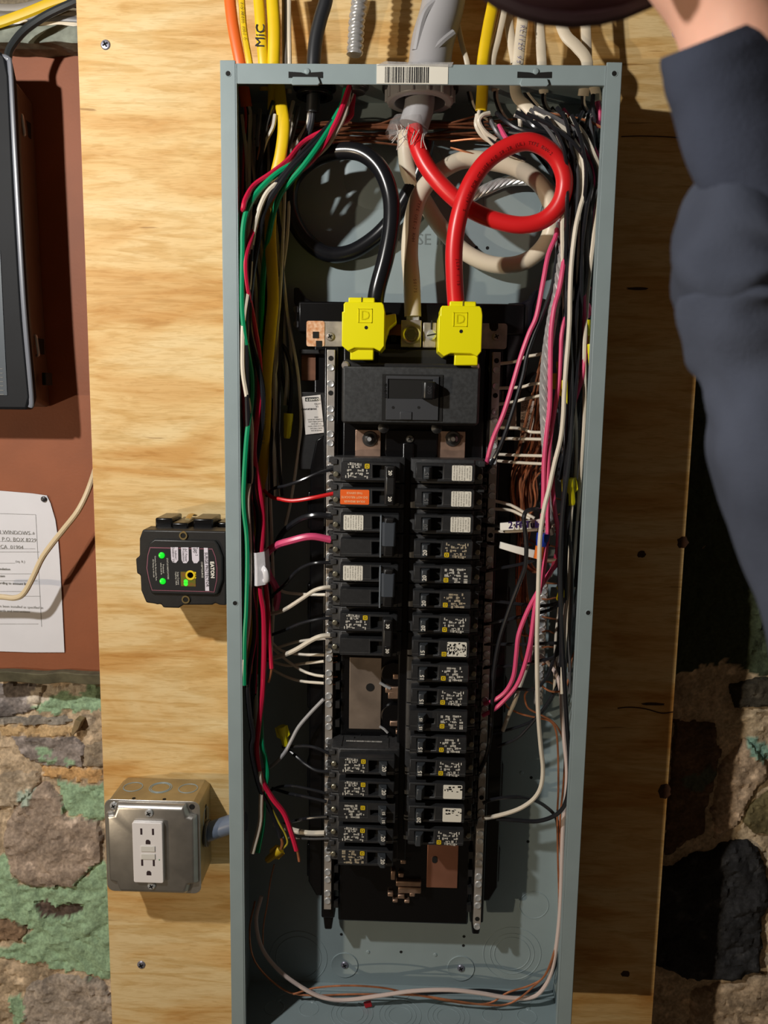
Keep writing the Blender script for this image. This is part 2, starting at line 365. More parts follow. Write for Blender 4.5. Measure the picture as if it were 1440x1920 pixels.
# brown hardboard
BR = mat('brown_hardboard', rgb(142, 80, 48), 0.62, 0, 0.10, 14, 0.15, 300)
o = MB().box(X(-60, 600, YB), -0.33, YB, YB + .012, Z(60, 1264, YB), Z(60, 72, YB)).build('hardboard_panel', BR, None, .0005); tag(o, 'reddish brown hardboard panel behind the black wall cabinet and the paper form', 'board')
# ---------------------------------------------------------------- plywood
def ply_material():
    m = bpy.data.materials.new('plywood'); m.use_nodes = True; nt = m.node_tree; b = nt.nodes['Principled BSDF']; N = nt.nodes.new; Lk = nt.links.new
    tc = N('ShaderNodeTexCoord')
    def nz(scale, st, det, dist=0.0):
        mp = N('ShaderNodeMapping'); mp.inputs['Scale'].default_value = st; Lk(tc.outputs['Object'], mp.inputs[0])
        n = N('ShaderNodeTexNoise'); n.inputs['Scale'].default_value = scale; n.inputs['Detail'].default_value = det; n.inputs['Distortion'].default_value = dist
        Lk(mp.outputs[0], n.inputs['Vector']); return n.outputs['Fac']
    def ramp(src, stops):
        r = N('ShaderNodeValToRGB'); e = r.color_ramp.elements
        e[0].position, e[0].color = stops[0]; e[1].position, e[1].color = stops[1]
        for p, c in stops[2:]: k = e.new(p); k.color = c
        Lk(src, r.inputs[0]); return r.outputs[0]
    def mix(a, bb, fac, mode='MIX'):
        x = N('ShaderNodeMix'); x.data_type = 'RGBA'; x.blend_type = mode
        if isinstance(fac, float): x.inputs[0].default_value = fac
        else: Lk(fac, x.inputs[0])
        for s, i in ((a, 6), (bb, 7)):
            if isinstance(s, tuple): x.inputs[i].default_value = s
            else: Lk(s, x.inputs[i])
        return x.outputs[2]
    broad = ramp(nz(6, (0.8, 1, 2.8), 4, 0.9), [(0.36, rgb(208, 160, 94)), (0.48, rgb(226, 191, 132)), (0.64, rgb(233, 208, 158))])
    mid = ramp(nz(9, (0.9, 1, 7), 9, 1.6), [(0.38, (0.86, 0.76, 0.58, 1)), (0.52, (1.03, 1.02, 1.0, 1))])
    fine = ramp(nz(70, (0.6, 1, 6), 7, 1.2), [(0.38, (0.88, 0.84, 0.76, 1)), (0.52, (1.02, 1.02, 1.02, 1))])
    c = mix(mix(broad, mid, 0.85, 'MULTIPLY'), fine, 0.8, 'MULTIPLY')
    crack = ramp(nz(34, (0.35, 1, 5), 3, 0.2), [(0.245, (0.35, 0.24, 0.12, 1)), (0.275, (1, 1, 1, 1))])
    c = mix(c, crack, 0.6, 'MULTIPLY')
    Lk(c, b.inputs['Base Color']); b.inputs['Roughness'].default_value = 0.6; b.inputs['Specular IOR Level'].default_value = 0.3
    bp = N('ShaderNodeBump'); bp.inputs['Strength'].default_value = 0.25; bp.inputs['Distance'].default_value = 0.0006
    Lk(nz(60, (1.0, 1, 12), 6, 0.3), bp.inputs['Height']); Lk(bp.outputs[0], b.inputs['Normal']); return m
PLY = ply_material()
ply = thing('plywood_board', 'tall sheet of yellowish plywood that carries the electrical panel', 'plywood', (0, YP + .018, -1.2))
MB().box(-0.3515, 0.3020, YP, YP + .012, -1.2, 0.45).build('front_sheet', PLY, ply, .0006)
MB().box(-0.3565, 0.3000, YP + .012, YP + .020, -1.2, 0.45).build('back_sheet', mat('plywood_edge', rgb(214, 168, 136), .7, 0, .12, 50, .3, 90), ply, .001, 'pinkish raw edge of the plywood')
def knot(px, py, rx, rz, Y=YP, seed=0):
    c = P(px, py, Y); rnd = random.Random(seed + px)
    poly = [(c.x + rx * math.cos(a) * (1 + .2 * rnd.uniform(-1, 1)), c.z + rz * math.sin(a) * (1 + .2 * rnd.uniform(-1, 1))) for a in [2 * math.pi * k / 14 for k in range(14)]]
    return MB().prism(poly, Y - .0003, Y + .001)
KN = mat('knot_brown', rgb(60, 34, 16), .7, 0, .3, 200)
for px, py, rx, rz in ((1203, 1039, .0045, .004), (1280, 1017, .006, .007), (1246, 1484, .007, .009), (1172, 1826, .005, .004), (1312, 380, .009, .011), (1196, 541, .012, .0015), (1225, 1320, .012, .002)):
    knot(px, py, rx, rz).build('knot', KN, ply)
pts = PP([(1158, 1328), (1180, 1326), (1210, 1329), (1240, 1337), (1262, 1335)], YP - .0002)
MB().tube(pts, .0007, 6, 4).build('crack', KN, ply)
MB().tube(PP([(1165, 256), (1200, 255), (1240, 256), (1287, 259)], YP - .0002), .0005, 6, 4).build('crack', KN, ply)
def phillips(c, r, m=SCREW, parent=None, ydir=1, name='screw', lab=None):
    c = Vector(c); mb = MB().cyl(c, r, 0, prof=[(0.0012, r * .95), (0, r), (-r * .25, r * .8), (-r * .32, r * .35)])
    o = mb.build(name, m, parent) if parent else mb.build(name, m, org=c)
    MB().box(c.x - r * .55, c.x + r * .55, c.y - r * .42, c.y, c.z - r * .13, c.z + r * .13, .5).box(c.x - r * .13, c.x + r * .13, c.y - r * .42, c.y, c.z - r * .55, c.z + r * .55, .5).build('cross_recess', DARK, o)
    if lab: o['label'] = lab
    return o
for px, py in ((198, 84), (281, 1014), (1269, 62), (265, 1809)):
    phillips(P(px, py, YP), .0052, mat('screw_dull', rgb(150, 150, 165), .4, .6), ply)
# ================================================================= ENCLOSURE
W = 0.1825; D = 0.097; ZB = -1.0; FI = 0.1683; T = 0.0015
enc = thing('panel_enclosure', 'open grey sheet steel electrical panel box, tall and narrow, screwed to the plywood', 'electrical panel', (0, D, ZB))
MB().box(-W, W, D - T, D, ZB, 0).build('back_plate', STEEL, enc)
MB().box(-W, -W + T, .002, D, ZB, 0).build('side_wall', STEEL, enc)
MB().box(W - T, W, .002, D, ZB, 0).build('side_wall', STEEL, enc)
MB().box(-W, W, .002, D, -T, 0).build('top_wall', STEEL, enc)
MB().box(-W, W, .002, D, ZB, ZB + T).build('bottom_wall', STEEL, enc)
for s in (-1, 1):
    mb = MB().box(*sorted((s * W, s * FI)), 0, .002, ZB - .001, .0022); mb.build('side_flange', STEEL, enc, .0007)
    a, b = sorted((s * FI, s * (FI - .001))); MB().box(a, b, .0, .007, ZB, -.001).build('flange_lip', STEEL, enc)
MB().box(-FI + .0004, FI - .0004, .0004, .0020, -.0178, -.0003).build('top_flange', STEEL, enc, .0006)
MB().box(-FI, FI, .0004, .0020, ZB, ZB + .016).build('bottom_flange', STEEL, enc, .0006)
for px in (574, 1003):                        # pressed cover tabs in the top flange
    a, b = X(px - 33, 140, 0), X(px + 31, 140, 0)
    MB().prism([(a, Z(px, 134.5, 0)), (a, Z(px, 146, 0)), (b, Z(px, 146, 0)), (b, Z(px, 134.5, 0)), ((a + b) / 2 + .004, Z(px, 136, 0)), ((a + b) / 2, Z(px, 138.5, 0)), ((a + b) / 2 - .004, Z(px, 136, 0))], -.0002, .0006).build('tab_slot', DARK, enc)
    MB().prism([(a + .002, -.0176), (a + .004, -.0125), (b - .004, -.0125), (b - .002, -.0176), (b - .004, -.0195), (a + .004, -.0195)], -.0022, .0004).build('cover_tab', STEEL, enc, .0006)
    MB().cyl((X(px + 2, 134, 0), -.0001, Z(px, 134, 0)), .0028, 0, prof=[(0, .0028), (-.0008, .0022), (-.0011, .0008)]).build('dimple', STEEL, enc)
for px, py in ((428, 138), (1152, 138), (441, 1131), (1103, 1149)):
    c = P(px, py, 0); MB().cyl((c.x, -.0001, c.z), .0023, .001).build('screw_hole', DARK, enc)
    MB().cyl((c.x, 0, c.z), .003, 0, prof=[(0.0002, .0031), (-.0004, .0028), (-.0003, .0023), (0.0002, .0022)]).build('hole_rim', STEEL, enc)
# knockouts: thin raised rings pressed into the sheet
def ringko(c, radii, axis, parent=enc):
    for r in radii:
        c2 = Vector(c); mb = MB(); n = 40; rs = []
        for i in range(n + 1):
            a = 2 * math.pi * i / n; ring = []
            for k in range(6):
                t = 2 * math.pi * k / 6; rr = r + .0006 * math.cos(t); o = .0006 * math.sin(t)
                ring.append(c2 + (Vector((rr * math.cos(a), o, rr * math.sin(a))) if axis == 'y' else Vector((rr * math.cos(a), rr * math.sin(a), o)) if axis == 'z' else Vector((o, rr * math.cos(a), rr * math.sin(a)))))
            rs.append(ring)
        mb.ring(rs, False).build('knockout_ring', STEEL, parent)
yb = D - T
for px, py, rs in ((960, 1788, (.034, .026, .021)), (1001, 1697, (.017,)), (560, 1795, (.034, .027)), (760, 322, (.040, .034)), (962, 378, (.030,))):
    ringko(P(px, py, yb), rs, 'y')
for x in (-.145, -.105, -.055, .0, .055, .105, .145):
    for k, y in enumerate((.055, .085)):
        if k == 0 and abs(x) in (.0, .055): ringko((x, .05, ZB + T), (.024, .018, .013), 'z')
        elif abs(x) != .055: ringko((x, y, ZB + T), (.011,), 'z')
        if k == 0 and abs(x) > .1: MB().cyl((x + .003, y + .012, ZB + T), .0028, 0, 'z', prof=[(0, .003), (.0008, .0022), (.001, .0006)]).build('dimple', STEEL, enc)
MB().box(-.12, W - T, .083, D - T, ZB + T, ZB + .004).build('seam_strip', STEEL, enc, .0004)
for px, py in ((646, 1809), (864, 1815)):
    c = P(px, py, yb); MB().cyl(c, .0162, 0, n=32, prof=[(0.0005, .0165), (-.0012, .0158), (-.0006, .0135), (0.0001, .004)]).build('mounting_dimple', STEEL, enc)
    phillips((c.x, yb - .0006, c.z), .0045, mat('screw_dull', rgb(150, 150, 165), .4, .6), enc, name='mounting_screw')
for px, py in ((870, 1756), (869, 1773), (752, 1785), (690, 318), (893, 464), (914, 465), (640, 1752), (996, 1458), (990, 1578)):
    MB().cyl(P(px, py, yb - .0001), .0018, .0003).build('hole', DARK, enc)
for px, py in ((690, 1785), (816, 1790), (978, 1449)):
    MB().cyl(P(px, py, yb - .0001), .002, 0, prof=[(0.0002, .0024), (-.0008, .0018), (-.001, .0006)]).build('dimple', STEEL, enc)
c = P(705, 330, yb); MB().cyl((c.x, yb, c.z), .030, 0, n=36, prof=[(0, .034), (-.0016, .028), (-.0016, .002)]).build('raised_boss', STEEL, enc)
# barcode sticker wrapped over the top flange
sk = MB().box(X(706, 140, 0), X(840, 140, 0), -.0001, .0004, -.0174, -.0005).build('barcode_sticker', WHITE_ST, enc)
bc = MB(); rb = random.Random(3); x = X(722, 140, 0)
while x < X(802, 140, 0):
    wd = rb.choice((.0003, .0006, .0009, .0012)); bc.box(x, x + wd, -.0003, 0, -.0165, -.003); x += wd + rb.choice((.0004, .0006, .0009))
bc.build('barcode', INK, sk)
MB().prism([(X(706, 140, 0), -.002), (X(722, 121, 0), .0016), (X(775, 124, 0), .0006), (X(850, 123, 0), .001), (X(846, 131, 0), -.003), (X(790, 128, 0), -.0022)], -.0009, -.0003).build('torn_film', mat('clear_film', rgb(200, 200, 200), .15, 0, .1, 90, .8, 300, alpha=.35), sk)
# embossed lettering on the back plate
em = MB(); text(em, 'N', X(747, 450, yb), Z(747, 450, yb), yb - .0003, .016, 0); text(em, 'SE II', X(806, 450, yb), Z(806, 450, yb), yb - .0003, .016, 0); em.build('embossed_lettering', mat('panel_dark_letter', rgb(112, 124, 126), .5), enc)
# ================================================================= PANEL INTERIOR (black pan, bars)
CX = -0.0036
pan = thing('panel_interior', 'black plastic and metal bus assembly mounted in the middle of the open grey panel box', 'panel interior', (0, .085, -0.89))
MB().prism([(-.104, -.236), (-.104, -.845), (-.098, -.862), (.102, -.862), (.108, -.845), (.108, -.236)], .072, .092).build('base_tray', BLKG, pan, .002)
MB().box(-.072, .074, .052, .074, -.885, -.236).build('centre_base', BLKG, pan, .002)
for s in (-1, 1):
    x = s * .0835; mb = MB().box(x - .0075, x + .0075, .052, .076, -.882, -.240)
    mb.prism([(x - .006, -.882), (x + .006, -.882), (x + .004, -.899), (x - .004, -.899)], .056, .078)
    mb.build('side_rail', BLKG, pan, .0015)
    mb = MB(); z = -.345
    mb.prism([(s * .091, -.34), (s * .100, -.345), (s * .106, -.375), (s * .107, -.845), (s * .098, -.862), (s * .091, -.862)], .062, .086)
    for k in range(5): mb.box(*sorted((s * .104, s * .109)), .064, .080, -.44 - .1 * k, -.40 - .1 * k)
    mb.build('side_skirt', BLKG, pan, .0015)
    mb = MB()
    for k in range(24): mb.box(*sorted((s * .072, s * .0765)), .047, .056, -.37 - .0212 * k - .008, -.37 - .0212 * k)
    mb.build('rail_teeth', BLK, pan)
# top crossbar with curled ends, arms
MB().box(-.118, .112, .054, .078, -.236, -.205).build('top_crossbar', BLKG, pan, .002)
MB().prism([(.094, -.204), (.108, -.203), (.116, -.199), (.121, -.190), (.1245, -.190), (.1235, -.199), (.121, -.206), (.120, -.222), (.118, -.262), (.110, -.300), (.094, -.305), (.094, -.24)], .058, .086).build('curled_bracket', mat('black_blue_plastic', rgb(16, 18, 26), .22), pan, .0025)
MB().cyl((.128, .056, -.283), .012, .02, n=20, prof=[(0, .009), (.003, .012), (.02, .012)]).build('round_boss', BLKG, pan)
MB().cyl((.128, .0555, -.283), .005, .001, n=6).build('hex_recess', DARK, pan)
LG = mat('grey_rod', rgb(88, 88, 92), .4)
MB().prism([(-.124, -.190), (-.119, -.190), (-.112, -.200), (-.104, -.204), (-.104, -.22), (-.118, -.217), (-.124, -.205)], .066, .086).build('curled_arm', BLKG, pan, .0015)
MB().tube([P(556, 580, .062), P(556, 606, .062)], .0018, 8).build('plastic_rod', LG, pan)
for q in ((556, 580), (556, 608)): MB().cyl(P(q[0], q[1], .058), .0036, .006, n=14).build('rod_end', LG, pan, .0006)
MB().tube(PP([(556, 609), (566, 617)], .062), .0015, 8).build('plastic_rod', LG, pan)
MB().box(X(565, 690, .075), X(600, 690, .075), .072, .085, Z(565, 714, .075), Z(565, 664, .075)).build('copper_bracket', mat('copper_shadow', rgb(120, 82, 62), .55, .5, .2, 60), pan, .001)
MB().box(X(562, 660, .068), X(612, 660, .068), .064, .085, Z(562, 664, .068), Z(562, 655, .068)).build('black_shelf', BLK, pan, .001)
# cross bus bar
zt, zb_ = Z(760, 604, .05), Z(760, 652, .05)
bl = MB(); hx = .0048
a, b = -.1076, -.040; bl.box(a + .004, b, .050, .053, zb_, zt)
bl.build('bus_bar', TIN, pan, .0008)
MB().prism(rrect(-.1088, -.0905, zb_, zt, .002), .0492, .0500).build('copper_patch', mat('tarnished_copper', rgb(200, 138, 92), .55, .6, .35, 300, col2=rgb(226, 190, 160)), pan)
for px, py in ((592, 628), (598, 645)): c = P(px, py, .049); MB().box(c.x - .003, c.x + .003, .0485, .0502, c.z - .0032, c.z + .0032).build('square_hole', DARK, pan)
MB().prism(rrect(.058, .0937, zb_, zt, .003), .050, .053).build('bus_bar', TIN, pan, .0006)
MB().prism([(X(917, 605, .05), zt + .0003), (X(934, 605, .05), zt + .0003), (X(934, 612, .05), zt - .005), (X(930, 616, .05), zt - .0075), (X(922, 616, .05), zt - .0075), (X(918, 612, .05), zt - .005)], .0492, .0500).build('bar_notch', DARK, pan)
MB().box(-.036, .030, .052, .055, zb_ + .003, zt - .002).build('bus_bar', COPDARK, pan, .0005)
MB().box(X(733, 630, .05), X(743, 630, .05), .0512, .0522, Z(738, 641, .05), Z(738, 628, .05)).build('square_hole', DARK, pan)
for px in (619, 931): phillips(P(px, 631, .049), .0044, TIN, pan, name='bar_rivet')
# neutral lug with hex socket screw, small slotted lug
lz0, lz1 = Z(770, 651, .04), Z(770, 600, .04)
o = MB().box(X(752, 625, .04), X(790, 625, .04), .040, .056, lz0, lz1).build('neutral_lug', TIN, pan, .0008)
c = P(771, 627, .038); MB().cyl((c.x, .036, c.z), .0092, 0, n=28, prof=[(.004, .0095), (0, .009), (-.0004, .0078), (.0012, .006)]).build('lug_screw', mat('brass_tint', rgb(200, 192, 160), .3, .9), o)
MB().cyl((c.x, .0361, c.z), .0055, .001, n=6).build('hex_recess', mat('socket_grey', rgb(120, 118, 108), .4, .6), o)
o = MB().box(X(793, 625, .042), X(818, 625, .042), .042, .056, lz0, lz1 - .002).build('small_lug', TIN, pan, .0008)
c = P(809, 628, .040); MB().cyl((c.x, .0385, c.z), .005, 0, n=18, prof=[(.004, .005), (0, .005), (-.0012, .0035)]).build('lug_screw', SCREW, o)
MB().box(c.x - .0046, c.x + .0046, .0368, .0385, c.z - .0006, c.z + .0006, .2).build('slot', DARK, o)
MB().box(c.x - .0008, c.x + .0008, .0412, .043, c.z + .003, lz1).build('cable_slot', DARK, o)
# neutral bars with screws
BARM = mat('neutral_bar_metal', rgb(200, 194, 188), .35, .6, .18, 50)
def screw_mesh():
    mb = MB().cyl((0, 0, 0), .0038, 0, n=12, prof=[(.002, .0038), (0, .0038), (-.0010, .0031), (-.0005, .0014)])
    return mb.mesh('screw')
def slot_mesh(): return MB().box(-.0024, .0024, -.0011, -.0004, -.0004, .0004, .5).box(-.0004, .0004, -.0011, -.0004, -.0024, .0024, .5).mesh('cross_recess')
SM = screw_mesh(); SM.materials.append(SCREW); SL = slot_mesh(); SL.materials.append(mat('screw_slot', rgb(60, 60, 62), .5, .5))
for s, za, zz in ((-1, -.2535, -.866), (1, -.2535, -.880)):
    x = s * .0833; bar = MB().box(x - .0040, x + .0040, .0440, .0520, zz, za).build('neutral_bar', BARM, pan, .0004)
    z = -.262; k = 0
    while z > zz + .006:
        for dz in (0, -.0092):
            if (k * 3 + (dz != 0)) % 17 == 4 or (k == 0 and dz == 0):
                MB().cyl((x, .0437, z + dz), .0026, .0006, n=12).build('screw_hole', DARK, bar); continue
            sc = link('screw', SM, None, bar, Vector((x, .0436, z + dz)) - wloc(bar)); sc.rotation_euler = (0, random.uniform(0, 1.5), 0)
        z -= .0254; k += 1
# centre strip: black moulded channel + metal plates under and between the breakers
MB().box(CX - .006, CX + .006, .036, .056, -.800, -.345).build('centre_spine', BLKG, pan, .0015)
for px0, px1 in ((666, 714), (820, 872)):
    z0, z1 = Z(700, 868, .045), Z(700, 806, .045)
    o = MB().box(X(px0, 840, .045), X(px1, 840, .045), .044, .048, z0, z1).build('bus_plate', mat('copper_tin', rgb(176, 146, 128), .45, .75, .25, 50), pan, .0006)
    c = P((px0 + px1) / 2 + 3, 823, .042); MB().cyl((c.x, .0435, c.z), .0076, 0, n=24, prof=[(0, .0080), (-.001, .0074), (-.001, .0052), (-.003, .0050), (-.0044, .003), (-.0044, .0015)]).build('nut', mat('dark_nut', rgb(120, 120, 120), .3, .9), o)
    MB().cyl((c.x, .0365, c.z), .0022, .004, n=12).build('stud', SCREW, o)
MB().prism(rrect(X(722, 830, .042), X(820, 830, .042), Z(760, 862, .042), Z(760, 806, .042), .006), .040, .05).build('centre_shield', BLKG, pan, .001)
phillips(P(769, 823, .0395), .0042, mat('screw_dim', rgb(120, 118, 112), .45, .8), pan, name='shield_screw')
MB().box(X(710, 667, .045), X(838, 667, .045), .040, .056, Z(770, 686, .045), Z(770, 656, .045)).build('black_filler', BLK, pan, .001)
for a, b in ((232, 290), (860, 880)): pass
MB().box(X(655, 1300, .052), X(715, 1300, .052), .050, .053, Z(690, 1366, .052), Z(690, 1232, .052)).build('bus_plate', mat('worn_tin', rgb(150, 136, 124), .5, .7, .3, 25), pan, .0006)
c = P(694, 1289, .0495); MB().cyl((c.x, .0495, c.z), .0045, .001, n=18).build('hole', DARK, pan)
MB().box(X(800, 1640, .052), X(858, 1640, .052), .050, .053, Z(830, 1663, .052), Z(830, 1580, .052)).build('bus_plate', mat('pink_copper_plate', rgb(176, 124, 102), .5, .7, .15, 20), pan, .0006)
c = P(815, 1612, .0495); MB().prism(rrect(c.x - .0028, c.x + .0028, c.z - .004, c.z + .004, .0025), .0493, .050).build('hole', DARK, pan)
STAB = mat('stab_metal', rgb(190, 160, 140), .4, .85, .2, 80)
for k, (px, py, w_, h_) in enumerate([(744, 1268, 14, 10), (740, 1293, 34, 12), (741, 1303, 26, 14), (756, 1338, 12, 12), (742, 1356, 22, 10), (748, 1372, 12, 8)]):
    c = P(px, py, .046); MB().box(c.x - w_ / 3400, c.x + w_ / 3400, .044, .056, c.z - h_ / 3400, c.z + h_ / 3400).build('bus_stab', STAB, pan, .001)
MB().tube(PP([(712, 1280), (722, 1286), (732, 1291)], .044), .0016, 8).build('spring_clip', SCREW, pan)
MB().tube(PP([(712, 1362), (720, 1367), (727, 1374)], .044), .0014, 8).build('spring_clip', SCREW, pan)
for py in (1262, 1340):
    c = P(738, py, .050); MB().cyl((c.x, .046, c.z), .013, .01, n=24, prof=[(0, .0125), (.002, .0135), (.01, .0135)]).build('round_housing', BLKG, pan)
for k, (px, py, w_, h_) in enumerate([(756, 1615, 10, 8), (752, 1640, 10, 8), (766, 1656, 46, 10), (768, 1668, 42, 12), (732, 1676, 10, 8), (752, 1680, 12, 8), (773, 1676, 10, 8), (741, 1688, 10, 6), (763, 1689, 10, 6), (737, 1640, 8, 18)]):
    c = P(px, py, .048); MB().box(c.x - w_ / 3300, c.x + w_ / 3300, .046, .056, c.z - h_ / 3300, c.z + h_ / 3300).build('bus_stab', STAB, pan, .001)
MB().box(X(732, 1712, .06), X(788, 1712, .06), .054, .07, Z(760, 1722, .06), Z(760, 1690, .06)).build('bottom_foot', BLKG, pan, .0015)
# rating labels
def sheet(poly_px, Y, name, m, parent, yt=.0004): return MB().prism([(X(a, b, Y), Z(a, b, Y)) for a, b in poly_px], Y - yt, Y).build(name, m, parent)
lab = sheet([(566, 744), (601, 740), (608, 811), (573, 815)], .063, 'rating_label', mat('label_white', rgb(225, 220, 215), .4), pan)
MB().box(X(562, 780, .07), X(612, 780, .07), .064, .086, Z(590, 880, .07), Z(590, 735, .07)).build('label_backing', BLK, pan, .001)
mb = MB(); th = -.09
mb.box(X(572, 747, .062), X(597, 747, .062), .0621, .0624, Z(580, 752, .062), Z(580, 745, .062), .05)
text(mb, 'LISTED', X(595, 757, .062), Z(595, 757, .062), .0624, .0022, 183)
text(mb, 'PANELBOARD', X(579, 766, .062), Z(579, 767, .062), .0624, .0025, 183, bold=.0001); text(mb, 'UL', X(594, 762, .062), Z(594, 762, .062), .0624, .0028, 183)
for k in range(7): text(mb, ['WIRE', 'USE COPPER OR ALUM.', 'TORQUE WIRE LUGS', 'TO 250 LB IN', 'REPLACE ONLY WITH', 'SAME TYPE LUG', 'MADE IN USA'][k], X(593, 782 + 4.2 * k, .062), Z(593, 782 + 4.2 * k, .062), .0624, .0018, 183)
mb.build('label_print', INK, lab)
mb = MB(); text(mb, 'SQUARE D', X(587, 749, .062), Z(587, 749, .062), .0619, .0031, 183, bold=.0001); mb.build('label_heading', WHITE_ST, lab)
lab = sheet([(934, 733), (968, 734), (968, 806), (932, 806)], .062, 'barcode_label', mat('label_aged', rgb(196, 178, 166), .5), pan)
mb = MB(); rb = random.Random(5); z = Z(950, 786, .062)
while z < Z(950, 752, .062):
    wd = rb.choice((.0004, .0007, .0010)); mb.box(X(940, 770, .062), X(961, 770, .062), .0612, .0615, z, z + wd); z += wd + rb.choice((.0005, .0008, .0011))
text(mb, '1010173', X(935, 770, .062), Z(935, 770, .062), .0615, .0035, 90); mb.build('barcode', INK, lab)
lab = sheet([(977, 746), (1002, 748), (1000, 830), (975, 830)], .066, 'instruction_label', mat('label_aged', rgb(196, 178, 166), .5), pan)
mb = MB()
for k, tx in enumerate(['SUITABLE FOR USE', 'WARNING HAZARD', 'TORQUE VALUES', 'WIRE SIZE']): text(mb, tx, X(980 + 5 * k, 775, .066), Z(980, 775, .066), .0654, .0036, 90)
mb.build('label_print', INK, lab)
# ================================================================= MAIN BREAKER
mx0, mx1, mz0, mz1 = -.0700, .0650, -.3265, -.2700
mbk = thing('main_breaker', 'large black main breaker, widest one, centred below the two yellow lug covers', 'circuit breaker', (CX, .05, mz0))
MB().prism([(mx0 + .003, mz0), (mx1 - .003, mz0), (mx1, mz0 + .003), (mx1, mz1 - .001), (mx1 - .001, mz1 + .005), (mx1 - .006, mz1 + .0065), (mx1 - .013, mz1 + .003), (mx0 + .013, mz1 + .003), (mx0 + .006, mz1 + .0065), (mx0 + .001, mz1 + .005), (mx0, mz1 - .001), (mx0, mz0 + .003)], .016, .050).build('body', BLK, mbk, .0015)
MB().box(mx0 + .002, mx1 - .002, .009, .017, mz0 + .002, mz1 - .001).build('cover', mat('main_cover', rgb(52, 54, 56), .5, 0, .25, 300, .06, 700), mbk, .0012)
fx0, fx1, fz0, fz1 = X(716, 745, .006), X(830, 745, .006), Z(770, 789, .006), Z(770, 702, .006)
FACE = mat('main_face', rgb(62, 64, 68), .4)
MB().box(fx0, fx1, .0082, .0095, fz0, fz1).build('face_recess', DARK, mbk)
o = MB().pocket(fx0 + .004, fx1 - .004, fz0 + .0007, fz1 - .0015, .0068, .0092, X(727, 730, .006), X(812, 730, .006), Z(770, 748, .006), Z(770, 711, .006), .0015).build('face_plate', FACE, mbk, .0003)
MB().box(X(727, 730, .006), X(812, 730, .006), .0081, .0086, Z(770, 748, .006), Z(770, 711, .006)).build('toggle_window', DARK, mbk)
hz0, hz1 = Z(800, 748, .0), Z(800, 716, .0)
h = MB().prismz([(X(790, 730, 0), .009), (X(790, 730, 0), -.005), (X(796, 730, 0), -.008), (X(812, 730, 0), -.008), (X(818, 730, 0), -.002), (X(816, 730, 0), .009)], hz0, hz1).build('toggle_handle', mat('toggle_black', rgb(26, 27, 29), .35), mbk, .0012)
mb = MB(); text(mb, '200', X(805, 731, -.008), Z(805, 731, -.008), -.0083, .0055, 270); mb.build('rating_number', mat('toggle_emboss', rgb(58, 58, 62), .4), h)
mb = MB(); text(mb, 'O/OFF', X(721, 732, .006), Z(721, 732, .006), .0065, .0052, 270, bold=.0002); mb.build('off_lettering', mat('toggle_black', rgb(26, 27, 29), .35), mbk)
for px in (737, 785): MB().cyl(P(px, 764, .0065), .0014, .0006, n=12).build('pin_hole', DARK, mbk)
MB().box(X(750, 780, .006), X(772, 780, .006), .0058, .007, fz0 + .001, Z(760, 772, .006)).build('latch_tab', FACE, mbk, .0004)
for px, py in ((648, 685), (891, 687)): MB().cyl(P(px, py, .0145), .004, 0, n=16, prof=[(.003, .004), (0, .004), (-.0015, .0025)]).build('corner_screw', TIN, mbk)
for px, py in ((719, 802), (819, 803)): MB().cyl(P(px, py, .02), .0034, 0, n=14, prof=[(.01, .0055), (.001, .0055), (0, .003), (-.001, .0015)]).build('lower_screw', BLK, mbk)
